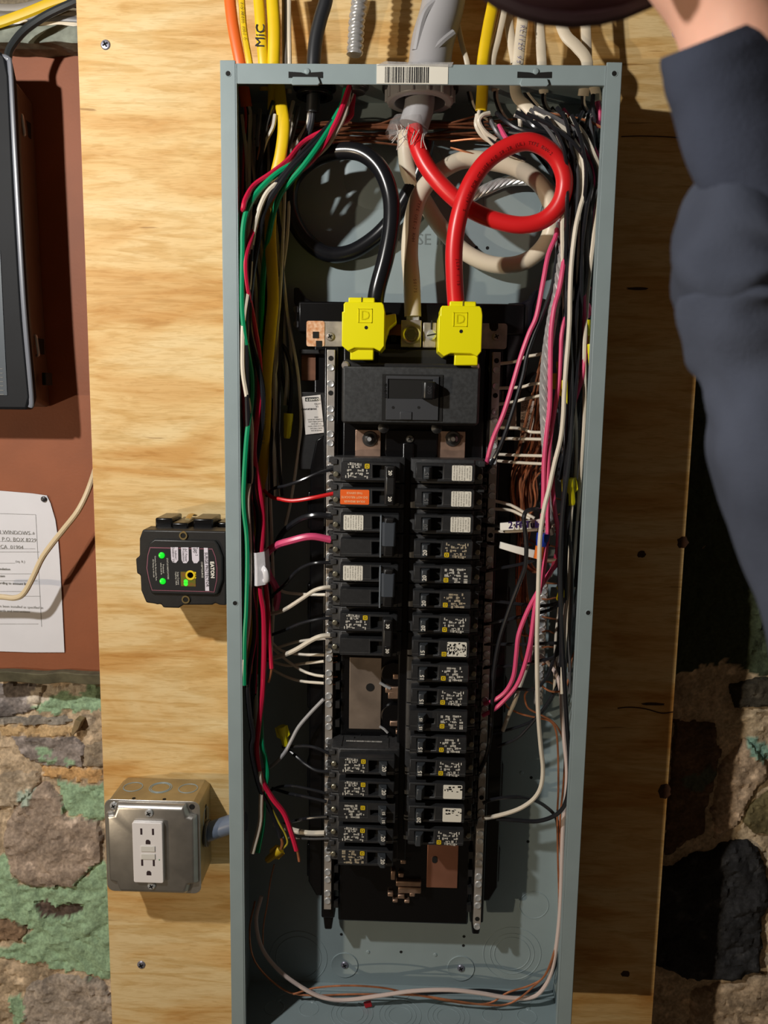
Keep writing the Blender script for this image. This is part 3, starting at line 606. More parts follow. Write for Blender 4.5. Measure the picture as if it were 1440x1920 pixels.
# ================================================================= LUG COVERS
for px0, px1, py0, py1, off, lb in ((641, 721, 566, 656, 0, 'yellow plastic lug cover holding the black service conductor, left of the neutral lug'), (822, 904, 573, 666, 0, 'yellow plastic lug cover holding the red service conductor, right of the neutral lug')):
    a, b, zb2, zt2 = X(px0, 620, .0), X(px1, 620, .0), Z(px0, py1, .0), Z(px0, py0, .0)
    lc_ = thing('lug_cover', lb, 'lug cover', ((a + b) / 2, .04, zb2), 'yellow lug covers')
    MB().prism([(a, zb2 + .004), (a, zt2 - .009), (a + .0015, zt2 - .009), (a + .0015, zt2 - .002), (a + .003, zt2), (b - .003, zt2), (b - .0012, zt2 - .002), (b, zt2 - .008), (b, zb2 + .004), (b - .004, zb2 - .001), (b - .010, zb2 + .002), (a + .012, zb2 + .002), (a + .006, zb2 - .001)], 0.0, .045).build('shell', YELP, lc_, .0012)
    m_ = (a + b) / 2; tx = -.002 if px0 < 700 else .002
    MB().box(m_ - .0125 + tx, m_ + .0125 + tx, .002, .030, zt2 - .001, zt2 + .0045).build('collar', YELP, lc_, .001)
    MB().box(m_ - .0004 + tx, m_ + .0006 + tx, .0013, .004, zt2 - .0022, zt2 + .005).build('split', mat('dark_yellow', rgb(120, 110, 10), .6), lc_)
    MB().box(m_ - .0085 + tx * 2, m_ + .014 + tx * 2, .004, .014, zb2 - .009, zb2 + .003).build('lower_tab', YELP, lc_, .001)
    if px0 < 700: MB().prism([(b - .001, zt2 - .010), (b + .010, zt2 - .008), (b + .011, zt2 - .016), (b + .004, zt2 - .022), (b - .001, zb2 + .006)], .020, .046).build('side_wing', YELP, lc_, .001)
    q = .0066; cz = zt2 - .0125; cxx = m_ + .0008 - tx * .5
    lg_ = MB(); t_ = .0006
    for (x0_, x1_, z0_, z1_) in ((-q, q, q - t_, q), (-q, q, -q, -q + t_), (-q, -q + t_, -q, q), (q - t_, q, -q, q)): lg_.box(cxx + x0_, cxx + x1_, -.0005, .0002, cz + z0_, cz + z1_)
    text(lg_, 'D', cxx, cz, -.0004, .0125, 0); lg_.build('square_emblem', mat('yellow_emboss', rgb(225, 214, 8), .3), lc_)
    MB().cyl((cxx + .001, -.0002, zt2 - .0235), .0017, .0006, n=14).build('probe_hole', DARK, lc_)
# ================================================================= BREAKERS
PITCH = .0254; Z0 = -.3722
def Bz(r): return Z0 - PITCH * r
CACHE = {}
def part(key, name, m, parent, fn, bev=0):
    if key not in CACHE:
        mb = MB(); fn(mb); me = mb.mesh(name); me.materials.append(m); CACHE[key] = me
    o = link(name, CACHE[key], None, parent)
    if bev:
        b = o.modifiers.new('bevel', 'BEVEL'); b.width = bev; b.segments = 1; b.limit_method = 'ANGLE'; b.angle_limit = math.radians(40)
    return o
def U(s, *a):                                   # sorted x pair on side s
    return sorted((s * a[0], s * a[1]))
def single_body(s, w=.0122):
    def fn(mb):
        poly = [(.0028, .0), (.0028, -.036), (.0055, -.0375), (.0655, -.0385), (.0665, -.037), (.0745, -.036), (.0755, -.024), (.0745, 0)]
        mb.prismz([(s * u, y) for u, y in poly], -w, w)
        a, b = U(s, .0745, .0800); mb.box(a, b, -.024, -.0005, -w + .001, -w + .005).box(a, b, -.024, -.0005, w - .0065, w - .001)
        a, b = U(s, .0745, .083); mb.box(a, b, -.019, -.0005, -.003, .002)
        a, b = U(s, .0700, .0765); mb.box(a, b, -.0385, -.030, w - .007, w - .0015)
    return fn
def nose(s, zh=.0088, pz=.0062, u0=.0075, pk=(.0150, .0340)):
    def fn(mb):
        a, b = U(s, u0, .0655); c, d = U(s, *pk)
        mb.pocket(a, b, -zh, zh, -.052, -.036, c, d, -pz, pz, .0085)
    return fn
def handle(s, w=.0058, tie=None):
    def fn(mb):
        z1 = w; z0 = -w if tie is None else -w - tie
        P_ = [(.0158, -.044), (.0150, -.059), (.0160, -.0605), (.0205, -.0605), (.0238, -.053), (.0240, -.044)] if tie is None else [(.0118, -.050), (.0118, -.0600), (.0135, -.0618), (.0205, -.0618), (.0225, -.060), (.0225, -.050)]
        mb.prismz([(s * u, y) for u, y in P_], z0, z1)
    return fn
GRB = mat('tie_bar_slate', rgb(62, 68, 76), .45)
def marks(s, seed, ink, sq):
    rnd = random.Random(seed)
    def fn(mb):
        for i in range(9):
            for j in range(5):
                if (i < 3 and j < 2) or rnd.random() < .28: continue
                u = .0385 + .0024 * i; v = -.0068 + .0030 * j
                wu = rnd.choice((.0008, .0010, .0016)); hv = rnd.choice((.0012, .0020, .0026)); v += rnd.uniform(-.0006, .0006)
                for k in range(3):
                    if rnd.random() < .75: uu = u + wu * k * .8; a, b = U(s, uu, uu + wu * .5); mb.box(a, b, -.0523, -.05205, s * v - hv / 2, s * v + hv / 2)
        c = Vector((s * .050, -.0523, s * -.0048)); n = 14
        for i in range(n):
            a0, a1 = 2 * math.pi * i / n, 2 * math.pi * (i + 1) / n
            mb.add([c + Vector((r * math.cos(a), 0, r * math.sin(a))) for r, a in ((.0012, a0), (.0016, a0), (.0016, a1), (.0012, a1))], [(0, 1, 2, 3)])
    return fn
def yellow_logo(s):
    def fn(mb):
        c = (s * .0399, s * -.0052); q = .0023
        for x0_, x1_, z0_, z1_ in ((-q, q, q * .62, q), (-q, q, -q, -q * .62), (-q, -q * .55, -q, q), (q * .55, q, -q, q), (-q * .3, q * .3, -q * .35, q * .35)):
            mb.box(c[0] + x0_, c[0] + x1_, -.0524, -.05205, c[1] + z0_, c[1] + z1_)
    return fn
def sticker(s, u0=.0430, u1=.0625, h=.0075):
    def fn(mb): a, b = U(s, u0, u1); mb.prism(rrect(a, b, -h, h, .0011), -.0524, -.0519)
    return fn
def sticker_text(s, u0=.0430, u1=.0625, h=.0075):
    L_ = ['CLOSE UP UNUSED', 'OPENINGS IN THIS', 'COVER TORQUE TO', '36 IN LB 60/75 C', 'WIRE 14-8 AWG CU', 'HACR TYPE', 'LISTED CIRCUIT', 'BREAKER']
    def fn(mb):
        for k in range(7): text(mb, L_[k], s * (u0 + .0022 + (u1 - u0 - .0042) * k / 6), 0, -.0526, .0019, 90 if s > 0 else 270, 1.0)
    return fn
def number(mb, n, x, z, y, rot, size=.0058): text(mb, n, x, z, y, size, rot, bold=.00018)
def seam_fn(s): return lambda mb: mb.box(*U(s, .0078, .0145), -.0522, -.0519, -.0058, -.0056).box(*U(s, .0345, .0650), -.0522, -.0519, -.0058, -.0056).box(*U(s, .0352, .0354), -.0522, -.0519, -.0058, .0085)
def lugbits(t, s, key, zc=0):
    part(('lug', s), 'terminal_screw', mat('lug_screw_dull', rgb(165, 160, 140), .35, .8), t, lambda mb: mb.cyl((s * .0715, -.0392, -.0045), .0026, 0, n=12, prof=[(.002, .0028), (0, .0028), (-.0006, .002)])).location.z = zc
def breaker(r, s, amp, style, lb, grp):
    t = thing('circuit_breaker', lb, 'circuit breaker', (CX, .056, Bz(r)), grp)
    part(('body', s), 'body', BODY, t, single_body(s), .0006)
    tandem = style == 'tandem'
    if tandem:
        part(('nose2', s), 'face', NOSE, t, lambda mb: (nose(s, .0108, .0030, .0062, (.0150, .0320))(mb)), .0004)
        for dz in (.0046, -.0046):
            o = part(('h2', s), 'handle', mat('handle_grey', rgb(58, 62, 66), .4), t, handle(s, .0036), .0004); o.location.z = dz
            part(('n2', s, amp), 'rating_number', INKW, o, lambda mb: number(mb, amp, s * .0182, 0, -.0609, 90 if s > 0 else 270, .0042))
    else:
        part(('nose', s), 'face', NOSE, t, nose(s), .0008)
        part(('pockb', s), 'handle_window', DARK, t, lambda mb: mb.box(*U(s, .0152, .0338), -.0441, -.0436, -.006, .006))
        o = part(('h', s), 'handle', mat('handle_grey', rgb(58, 62, 66), .4), t, handle(s), .0004)
        if amp: part(('n', s, amp, style == 'white'), 'rating_number', INKW if style != 'white' else mat('handle_emboss', rgb(100, 102, 104), .4), o, lambda mb: number(mb, amp, s * .0184, s * -.0018, -.0609, 90 if s > 0 else 270))
    part(('seam', s, tandem), 'seam', mat('breaker_edge', rgb(92, 92, 92), .4), t, seam_fn(s))
    lugbits(t, s, r)
    if style == 'white':
        o = part(('stk', s), 'paper_label', WHITE_ST, t, sticker(s)); part(('stkt', s), 'label_print', INKG, o, sticker_text(s))
    elif style == 'torn':
        o = part(('stk', s), 'torn_label', mat('torn_label', rgb(214, 210, 200), .6, 0, .08, 200), t, sticker(s)); rr = random.Random(r)
        mb = MB()
        for k in range(16): a = rr.uniform(.044, .061); b = rr.uniform(-.001, .0065) - (0 if r % 2 else .0); mb.box(*U(s, a, a + rr.uniform(.0006, .003)), -.0526, -.0523, b, b + rr.uniform(.0005, .002))
        mb_m = mb.mesh('torn_bits'); mb_m.materials.append(INK); link('torn_bits', mb_m, None, o)
    elif style == 'worn':
        o = part(('stk', s), 'worn_label', mat('worn_label', rgb(214, 206, 170), .6, 0, .1, 200), t, sticker(s, .042)); rr = random.Random(r); mb = MB()
        for k in range(60): a = rr.uniform(.0425, .061); b = rr.uniform(-.0068, .006); mb.box(*U(s, a, a + rr.uniform(.0004, .0016)), -.0526, -.0523, b, b + rr.uniform(.0005, .0022))
        me = mb.mesh('faded_print'); me.materials.append(INK); link('faded_print', me, None, o)
        part(('logo', s), 'square_logo', INKY, t, yellow_logo(s))
    elif style in ('print', 'printc', 'tandem'):
        ink = mat('cream_ink', rgb(200, 186, 160), .6) if style == 'printc' else INKW
        part(('mk', s, style, r % 3), 'printed_marks', ink, t, marks(s, 11 + r % 3, ink, 0)); part(('logo', s), 'square_logo', INKY, t, yellow_logo(s))
    return t
def double(r, amp, style, lb, tiecol):
    s = -1; t = thing('double_circuit_breaker', lb, 'circuit breaker', (CX, .056, Bz(r) - PITCH), 'double-pole breakers in the left column')
    for k in (0, 1):
        dz = PITCH * (1 - k)
        o = part(('body', s), 'body', BODY, t, single_body(s), .0006); o.location.z = dz
        o = part(('nose', s), 'face', NOSE, t, nose(s), .0008); o.location.z = dz
        o = part(('pockb', s), 'handle_window', DARK, t, lambda mb: mb.box(*U(s, .0152, .0338), -.0441, -.0436, -.006, .006)); o.location.z = dz
        o = part(('seam', s, False), 'seam', mat('breaker_edge', rgb(92, 92, 92), .4), t, seam_fn(s)); o.location.z = dz
        lugbits(t, s, r, dz)
    o = part(('tie',), 'tie_bar', BLK, t, handle(s, .0062, PITCH), .0006); o.location.z = PITCH
    if tiecol:
        p_ = part(('tieover',), 'handle_tie', GRB, t, lambda mb: mb.prismz([(-.0105, -.0535), (-.0105, -.0605), (-.012, -.063), (-.0215, -.063), (-.0245, -.0605), (-.0245, -.054)], .0072 - PITCH + .0005, .0062), .0008)
        p_.location.z = PITCH - .004
        part(('tieover2',), 'handle_tie_edge', mat('tie_edge', rgb(110, 118, 126), .4), t, lambda mb: mb.prismz([(-.0245, -.052), (-.0245, -.0615), (-.0262, -.0615), (-.0262, -.052)], -.0075, PITCH + .0085), .0004)
    for k in (0, 1):
        dz = PITCH * (1 - k)
        q = part(('numplate',), 'number_plate', mat('numplate', rgb(22, 22, 23), .35), t, lambda mb: mb.box(-.0205, -.0135, -.0626, -.0618, -.0045, .0045), .0003); q.location.z = dz
        if amp: w_ = part(('dn', amp), 'rating_number', INKW, q, lambda mb: number(mb, amp, -.0172, 0, -.0629, 270, .0048))
    if style == 'white': 
        o = part(('stk', s), 'paper_label', WHITE_ST, t, sticker(s)); o.location.z = PITCH; part(('stkt', s), 'label_print', INKG, o, sticker_text(s))
    else:
        o = part(('mk', s, 'print', 1 + r % 2), 'printed_marks', INKW, t, marks(s, 11 + r % 3, INKW, 0)); o.location.z = PITCH
        o = part(('logo', s), 'square_logo', INKY, t, yellow_logo(s)); o.location.z = PITCH
    return t
t = double(0, '20', 'print', 'double-pole black breaker at the top of the left column with an orange warning label', False)
o = part(('org',), 'orange_label', mat('label_orange', rgb(244, 104, 30), .5), t, sticker(-1, .0375, .0660, .0073))
o['label'] = 'orange warning label with white print'
part(('orgt',), 'label_print', mat('label_print_pale', rgb(252, 190, 140), .5), o, lambda mb: [text(mb, tx, -.0518, -.0043 + .0042 * k, -.0526, .0028, 180, bold=.0001) for k, tx in enumerate(('SOLAR BREAKER', 'DO NOT RELOCATE', 'THIS DEVICE'))])
double(2, '', 'white', 'double-pole black breaker second from top in the left column, slate handle tie and white label', True)
double(4, '', 'white', 'double-pole black breaker third from top in the left column, white label and slate handle tie', True)
double(6, '30', 'print', 'double-pole 30 amp black breaker just above the empty slots in the left column', False)
for r, amp, st, lb in ((12, '20', 'print', 'breaker with a barcode on its exposed top side, first below the empty left slots'), (13, '20', 'print', 'single-pole black breaker marked 20, second below the empty slots in the left column'),
                       (14, '15', 'tandem', 'tandem 15 amp black breaker in the lower left column, third below the empty slots'), (15, '20', 'print', 'single-pole black breaker, second from the bottom of the left column'), (16, '20', 'printc', 'worn single-pole black breaker with yellowed print at the bottom of the left column')):
    t = breaker(r, -1, amp, st, lb, 'single breakers in the lower left column')
    if r == 12:
        mb = MB(); rb = random.Random(9); x = -.060
        while x < -.022:
            wd = rb.choice((.0003, .0005, .0008)); mb.box(x, x + wd, -.020, -.0172, .0121, .01235); x += wd + rb.choice((.0004, .0006))
        me = mb.mesh('side_barcode'); me.materials.append(mat('grey_white_ink', rgb(215, 212, 204), .6)); link('side_barcode', me, None, t)
        me = MB().box(-.070, -.064, -.034, -.006, .0121, .0130).box(-.062, -.052, -.012, -.009, .0121, .0135).box(-.0175, -.0145, -.036, -.010, .0121, .0130).box(-.046, -.0454, -.006, -.001, .0121, .0135).box(-.024, -.016, -.010, -.004, .0121, .0132).box(-.070, -.012, -.0355, -.0345, .0121, .0128).mesh('moulded_ribs'); me.materials.append(BODY); link('moulded_ribs', me, None, t)
rows = [('15', 'white', 'with a white label, topmost in the right column'), ('15', 'white', 'with a white label, second from the top of the right column'), ('20', 'white', 'with a white label, third from the top of the right column'),
        ('20', 'printc', 'marked 20 with cream print, fourth from the top of the right column'), ('20', 'print', 'marked 20 with bright white print, fifth from the top of the right column'), ('20', 'printc', 'marked 20 with cream print, sixth from the top of the right column'),
        ('20', 'print', 'marked 20 with bright white print, seventh from the top of the right column'), ('15', 'worn', 'with a worn yellowed label, eighth from the top of the right column'), ('15', 'print', 'marked 15 with a yellow logo, directly below the one with the worn label'),
        ('15', 'print', 'marked 15, directly above the twin-handle tandem in the right column'), ('15', 'tandem', 'with two small handles marked 15, tandem type beside the empty slots'), ('15', 'print', 'marked 15, directly below the tandem in the right column'),
        ('15', 'print', 'marked 15, directly above the first torn label in the right column'), ('', 'torn', 'with a torn off-white label, third from the bottom of the right column'), ('20', 'torn', 'with a torn off-white label, second from the bottom of the right column'), ('', 'print', 'at the bottom of the right column above the copper plate')]
for r, (amp, st, lb) in enumerate(rows): breaker(r, 1, amp, st, 'black breaker ' + lb, 'single breakers in the right column')
# ================================================================= SURGE PROTECTOR
sg = thing('surge_protector', 'black surge protector with two green indicator lights, on the left of the panel', 'surge protector', (-.23, YP, -.52))
YS = .030
sp = lambda lst: [(X(a, b, YS), Z(a, b, YS)) for a, b in lst]
out = L([(215, 480), (255, 365), (800, 375), (1310, 385), (1330, 385), (1330, 1340), (1310, 1340), (1240, 1335), (1190, 1310), (1150, 1335), (780, 1335), (720, 1375), (520, 1370), (490, 1325), (440, 1330), (410, 1320), (300, 1305), (235, 1150), (225, 950), (180, 930), (165, 740), (215, 705)], 230, 940, 6.857)
MB().prism(sp(out), YS, .056).build('case_front', BLK, sg, .0025)
mb = MB().prism(sp(L([(255, 400), (1330, 400), (1330, 1330), (300, 1290), (230, 1120), (225, 520)], 230, 940, 6.857)), .054, YP - .001); mb.build('case_back', mat('case_back_plastic', rgb(44, 40, 36), .5), sg, .002)
zt_ = Z(340, 992, .03)
for x0_, x1_, y0_, y1_, h_ in ((-.268, -.250, .05, .088, .008), (-.249, -.232, .045, .09, .004), (-.228, -.207, .05, .088, .008), (-.205, -.19, .06, .09, .003)):
    MB().box(x0_, x1_, y0_, y1_, zt_ - .004, zt_ + h_).build('top_bracket', BLKG, sg, .0015)
MB().tube([(-.236, .088, zt_ + .006), (-.236, .072, zt_ + .009), (-.236, .058, zt_ + .006)], .003, 10, flat=.4, up=(0, 0, 1)).build('brass_clip', mat('brass', rgb(200, 180, 130), .3, .9), sg)
inner = L([(300, 850), (320, 650), (350, 530), (420, 480), (1200, 500), (1240, 560), (1290, 700), (1290, 1000), (1230, 1180), (1190, 1200), (380, 1180), (330, 1000)], 230, 940, 6.857)
MB().prism(sp(inner), YS - .0035, YS + .001).build('raised_face', mat('surge_face', rgb(34, 34, 35), .4), sg, .0015)
scr = L([(320, 850), (335, 680), (365, 580), (1165, 600), (1205, 700), (1228, 850), (1225, 1000), (1190, 1160), (1150, 1155), (390, 1135), (350, 1000)], 230, 940, 6.857)
scr2 = L([(332, 850), (345, 685), (373, 592), (1158, 610), (1195, 705), (1216, 850), (1213, 1000), (1180, 1150), (1145, 1143), (396, 1125), (360, 1000)], 230, 940, 6.857)
MB().prism(sp(scr), YS - .0039, YS - .003).build('face_border', mat('mauve_line', rgb(140, 84, 100), .5), sg)
MB().prism(sp(scr2), YS - .0042, YS - .003).build('face_label', mat('surge_label', rgb(44, 44, 46), .3), sg)
yf = YS - .0044; cc = lambda x, y: (230 + x / 6.857, 940 + y / 6.857)
def wp(x, y): p = P(*cc(x, y), yf); return p.x, p.z
for x, y in ((780, 440), (812, 1262)):
    a = P(*cc(x, y), YS - .0006); MB().cyl(a, .004, 0, n=18, prof=[(.001, .0045), (-.001, .0042), (-.001, .0028), (.0006, .0022)]).build('brass_insert', mat('brass', rgb(200, 180, 130), .3, .9), sg); MB().cyl((a.x, a.y - .0004, a.z), .0022, .0006, n=12).build('screw_hole', DARK, sg)
for x, y in ((502, 695), (515, 1028)):
    a = wp(x, y); MB().cyl((a[0], yf - .0004, a[1]), .0032, 0, n=20, prof=[(.0008, .0034), (-.0004, .0030), (-.0009, .0016)]).build('indicator_light', mat('led_green', rgb(20, 210, 40), .3, emit=0.7), sg)
for x0_, x1_ in ((617, 712), (750, 847), (885, 982)):
    y0_, y1_ = (590, 790) if x0_ < 700 else (592, 795)
    poly = L([(x0_, y0_), (x1_, y0_), (x1_ + 2, y1_ - 35), (x1_ - 25, y1_), (x0_ + 30, y1_), (x0_ + 8, y1_ - 40)], 230, 940, 6.857)
    MB().prism([(X(a, b, yf), Z(a, b, yf)) for a, b in poly], yf - .0001, yf + .0003).build('white_tab', mat('tab_white', rgb(226, 220, 232), .4), sg)
poly = L([(1043, 597), (1095, 599), (1112, 1152), (1062, 1150)], 230, 940, 6.857)
MB().prism([(X(a, b, yf), Z(a, b, yf)) for a, b in poly], yf - .0001, yf + .0003).build('white_band', mat('tab_white', rgb(226, 220, 232), .4), sg)
def st(mb, s_, x, y, size, bold=0): a = wp(x, y); text(mb, s_, a[0], a[1], yf - .0003, size, 271.5, bold=bold)
mb = MB(); st(mb, 'SURGE PROTECTOR', 1080, 878, .0040, .00004); mb.build('lettering', INK, sg); mb = MB()
for (a, b), x in ((('Indoor/', 'Outdoor Use'), 670), (('AC Power', 'Protection'), 800), (('Type 2', 'SPD'), 935)): st(mb, a, x + 14, 690 if a != 'Type 2' else 645, .0032); st(mb, b, x - 18, 690 if b != 'SPD' else 630, .0032)
mb.build('dark_lettering', INK, sg)
for tx, x_, y_, sz, bd in (('EATON', 1152, 880, .0052, .0003), ('CHSPT2SURGE', 1022, 880, .0026, 0), ('STATUS INDICATORS', 580, 865, .0023, 0), ('Protected', 525, 865, .0023, 0), ('when both lit', 497, 865, .0023, 0), ('Contains No Serviceable Parts', 427, 860, .0021, 0), ('AC Rating on this side', 398, 860, .0021, 0), ('Surge Current', 715, 990, .0023, 0), ('Capacity: 36kA', 688, 990, .0023, 0)):
    mb = MB(); st(mb, tx, x_, y_, sz, bd); mb.build('lettering', INKW, sg)
poly = L([(745, 905), (935, 905), (940, 1095), (750, 1090)], 230, 940, 6.857)
wn = MB().prism([(X(a, b, yf), Z(a, b, yf)) for a, b in poly], yf - .0001, yf + .0003).build('circuit_window', mat('pcb_brown', rgb(130, 92, 40), .4, 0, .5, 260, col2=rgb(90, 110, 30)), sg)
a = wp(872, 950); MB().cyl((a[0], yf - .0002, a[1]), .0034, 0, n=20, prof=[(0, .0052), (-.0005, .0050), (-.0005, .0034), (0, .0030)]).build('yellow_coil', INKY, wn)
for y in (1030, 1062): a = wp(812, y); MB().cyl((a[0], yf - .0002, a[1]), .0022, .0005, n=12).build('green_diode', mat('led_green2', rgb(60, 240, 50), .3, emit=.9), wn)
for y in (920, 950, 980): a = wp(930, y); MB().cyl((a[0], yf - .0002, a[1]), .0012, .0005, n=8).build('yellow_pin', INKY, wn)
# ================================================================= OUTLET BOX
YO = .044; oxa, oxb = X(199, 1580, YO), X(376, 1580, YO); oza, ozb = Z(290, 1672, YO), Z(290, 1500, YO)
ob = thing('outlet_box', 'square galvanised outlet box with a white duplex receptacle, screwed to the plywood lower left', 'outlet box', ((oxa + oxb) / 2, YP, oza))
xb0, xb1 = oxa + .0015, oxb - .0015
n_ = [(xb0 + .006, ozb - .0015), (xb0, ozb - .006), (xb0, oza + .006), (xb0 + .006, oza + .0015), (xb1 - .006, oza + .0015), (xb1, oza + .006), (xb1, ozb - .006), (xb1 - .006, ozb - .0015)]
MB().prism(n_, YO, YP).build('box_body', GALVB, ob, .0012)
zt_ = ozb - .0014
for k, (x_, rs) in enumerate(((-.0315, (.0105,)), (0, (.0125, .0105)), (.0315, (.0105,)))):
    for r_ in rs: ringko(((oxa + oxb) / 2 + x_, YO + .031, zt_), (r_,), 'z', ob)
for x_ in (-.022, .012): MB().cyl(((oxa + oxb) / 2 + x_, YO + .005, zt_ - .0005), .002, .0008, 'z', n=10).build('pin_hole', DARK, ob)
ringko((xb1, YO + .03, (oza + ozb) / 2 + .02), (.011,), 'x', ob)
MB().box(xb1 - .0002, xb1 + .0005, YO + .028, YO + .033, (oza + ozb) / 2 + .018, (oza + ozb) / 2 + .034).build('knockout_slot', DARK, ob)
cov = MB().prism(rrect(oxa, oxb, oza, ozb, .008, 4), YO - .0012, YO).build('cover_plate', GALV, ob, .0005)
q = .014; poly = [(oxa + .002, oza + q), (oxa + q * .75, oza + q * .9), (oxa + q, oza + .0015), (oxb - q, oza + .0015), (oxb - q * .75, oza + q * .9), (oxb - .002, oza + q), (oxb - .002, ozb - q), (oxb - q * .75, ozb - q * .9), (oxb - q, ozb - .0015), (oxa + q, ozb - .0015), (oxa + q * .75, ozb - q * .9), (oxa + .002, ozb - q)]
mb = MB(); cxo, czo = (oxa + oxb) / 2, (oza + ozb) / 2
def insetp(p, k): return [(cxo + (x - cxo) * k, czo + (z - czo) * k) for x, z in p]
rs = [[Vector((x, y, z)) for x, z in insetp(poly, k)] for k, y in ((1.0, YO - .001), (.97, YO - .0045), (.93, YO - .0075), (.88, YO - .0085), (.02, YO - .0085))]
mb.ring(rs); mb.build('raised_cover', GALV, ob, .0016, seg=3)
ys = YO - .0086
for px, py in ((279, 1525), (284, 1661)): phillips(P(px, py, ys - .001), .0044, SCREW, ob, name='cover_screw')
phillips(P(213, 1511, YO - .002), .0042, SCREW, ob, name='corner_screw'); MB().cyl(P(360, 1513, YO - .0014), .0032, .0006).build('corner_hole', DARK, ob)
fa, fb, fc, fd = X(252, 1590, ys), X(308, 1590, ys), Z(280, 1650, ys), Z(280, 1538, ys)
WPL = mat('receptacle_white', rgb(236, 232, 232), .35)
rec = MB().prism(rrect(fa, fb, fc, fd, .002), ys - .0055, ys).build('receptacle', WPL, ob, .0007)
yr = ys - .0056; mx_ = (fa + fb) / 2; mz_ = (fc + fd) / 2
for sgn, zc in ((1, fd - .013), (-1, fc + .021)):
    for dx in (-.0065, .0063): MB().box(mx_ + dx - .0011, mx_ + dx + .0011, yr - .0001, yr + .0005, zc - .0008, zc + .0064).build('blade_slot', mat('slot_dark', rgb(50, 34, 40), .6), rec)
    MB().prism([(mx_ - .0026 + .0006, zc - .0118), (mx_ + .0026 + .0006, zc - .0118), (mx_ + .0026 + .0006, zc - .0085), (mx_ + .0016, zc - .0066), (mx_ - .0010, zc - .0066), (mx_ - .0020, zc - .0085)], yr - .0001, yr + .0005).build('ground_slot', mat('slot_dark', rgb(50, 34, 40), .6), rec)
for zc in (mz_ + .0052, mz_ - .0038): MB().box(mx_ - .0072, mx_ + .0082, yr - .0009, yr, zc - .0033, zc + .0033).build('push_button', mat('button_white', rgb(222, 220, 214), .4), rec, .0004)
MB().cyl((mx_ + .0125, yr - .0001, mz_ - .0075), .0007, .0003, n=10).build('status_light', mat('led_dim', rgb(70, 140, 90), .4), rec)
o = MB().tube([P(372, 1566, .072), P(396, 1558, .070), P(440, 1543, .066), (-.178, .066, Z(440, 1540, .066))], .0105, 14).build('conduit_nipple', mat('slate_pvc', rgb(104, 116, 136), .4), None)
tag(o, 'short slate grey conduit stub between the outlet box and the panel side', 'conduit')
MB().cyl((X(384, 1562, .07) + .002, .07, Z(384, 1562, .07)), .015, .003, 'x', n=20).build('locknut', mat('locknut_grey', rgb(110, 110, 112), .4, .8), o, .0006)
# ================================================================= LEFT WALL CABINET
YC = .105
cab = thing('wall_cabinet', 'black lidded plastic wall cabinet with two metal latches, cut by the left frame edge', 'cabinet', (-.5, YB, Z(0, 768, YC)))
xl = -.62
def tp(p, y): q_ = P(p[0], p[1], y); return Vector((q_.x, y, q_.z))
side_f = [(30, 150), (36, 230), (48, 480), (66, 740), (70, 752)]
side_b = [(62, 192), (66, 260), (78, 500), (93, 735), (95, 764)]
F_ = [tp(p, YC + .008) for p in side_f]; B_ = [tp(p, YB) for p in side_b]
Lf = [Vector((xl, YC + .008, v.z)) for v in F_]; Lb = [Vector((xl, YB, v.z)) for v in B_]
mb = MB(); mb.ring([[a, b, c, d] for a, b, c, d in zip(Lf, F_, B_, Lb)]); mb.build('cabinet_body', mat('cabinet_body', rgb(110, 84, 70), .45, 0, .05, 60), cab, .004)
lidpx = [(-40, 104), (8, 104), (20, 112), (28, 150), (38, 380), (52, 600), (66, 745), (60, 768), (-40, 768)]
lid = [(max(xl, X(a, b, YC)), Z(a, b, YC)) for a, b in lidpx]; lid[0] = (xl, lid[0][1]); lid[-1] = (xl, lid[-1][1])
MB().prism(lid, YC - .012, YC + .006).build('lid', mat('cabinet_lid', rgb(24, 26, 30), .6, 0, .06, 40, spec=.2), cab, .003)
mb = MB(); mb.tube([P(a, b, YC - .010) for a, b in ((2, 106), (14, 110), (19, 130), (28, 300), (43, 560), (58, 740), (57, 764))], .0028, 8, flat=.6); mb.build('lid_rim', mat('cabinet_rim', rgb(108, 112, 122), .3), cab)
MB().box(xl, X(14, 740, YC - .012), YC - .0128, YC - .0119, Z(0, 741, YC - .012), Z(0, 470, YC - .012)).build('lid_label', mat('lid_label', rgb(72, 80, 88), .35), cab)
mb = MB()
for k in range(7): mb.box(X(-30, 700, YC - .012), X(6, 700, YC - .012), YC - .0131, YC - .0127, Z(0, 692 + 8 * k, YC - .012), Z(0, 691 + 8 * k, YC - .012))
mb.build('label_lines', INKG, cab)
for py0, py1, px in ((216, 255, 44), (630, 668, 70)):
    yl = .128; a, b = P(px - 6, py0, yl), P(px - 3, py1, yl)
    la = MB().tube([P(px - 8, py0 + 2, yl + .004), P(px - 3, py0, yl - .004), P(px, (py0 + py1) / 2, yl - .006), P(px + 2, py1 - 3, yl - .004), P(px - 4, py1, yl + .004)], .0017, 8).build('latch', SCREW, cab)
    MB().box(a.x - .006, a.x + .002, yl - .004, yl + .02, b.z + .003, a.z - .002).build('latch_recess', DARK, la)
MB().box(X(72, 710, .11), X(80, 710, .11), .118, .135, Z(76, 722, .11), Z(76, 698, .11)).build('port_hole', DARK, cab, .001)
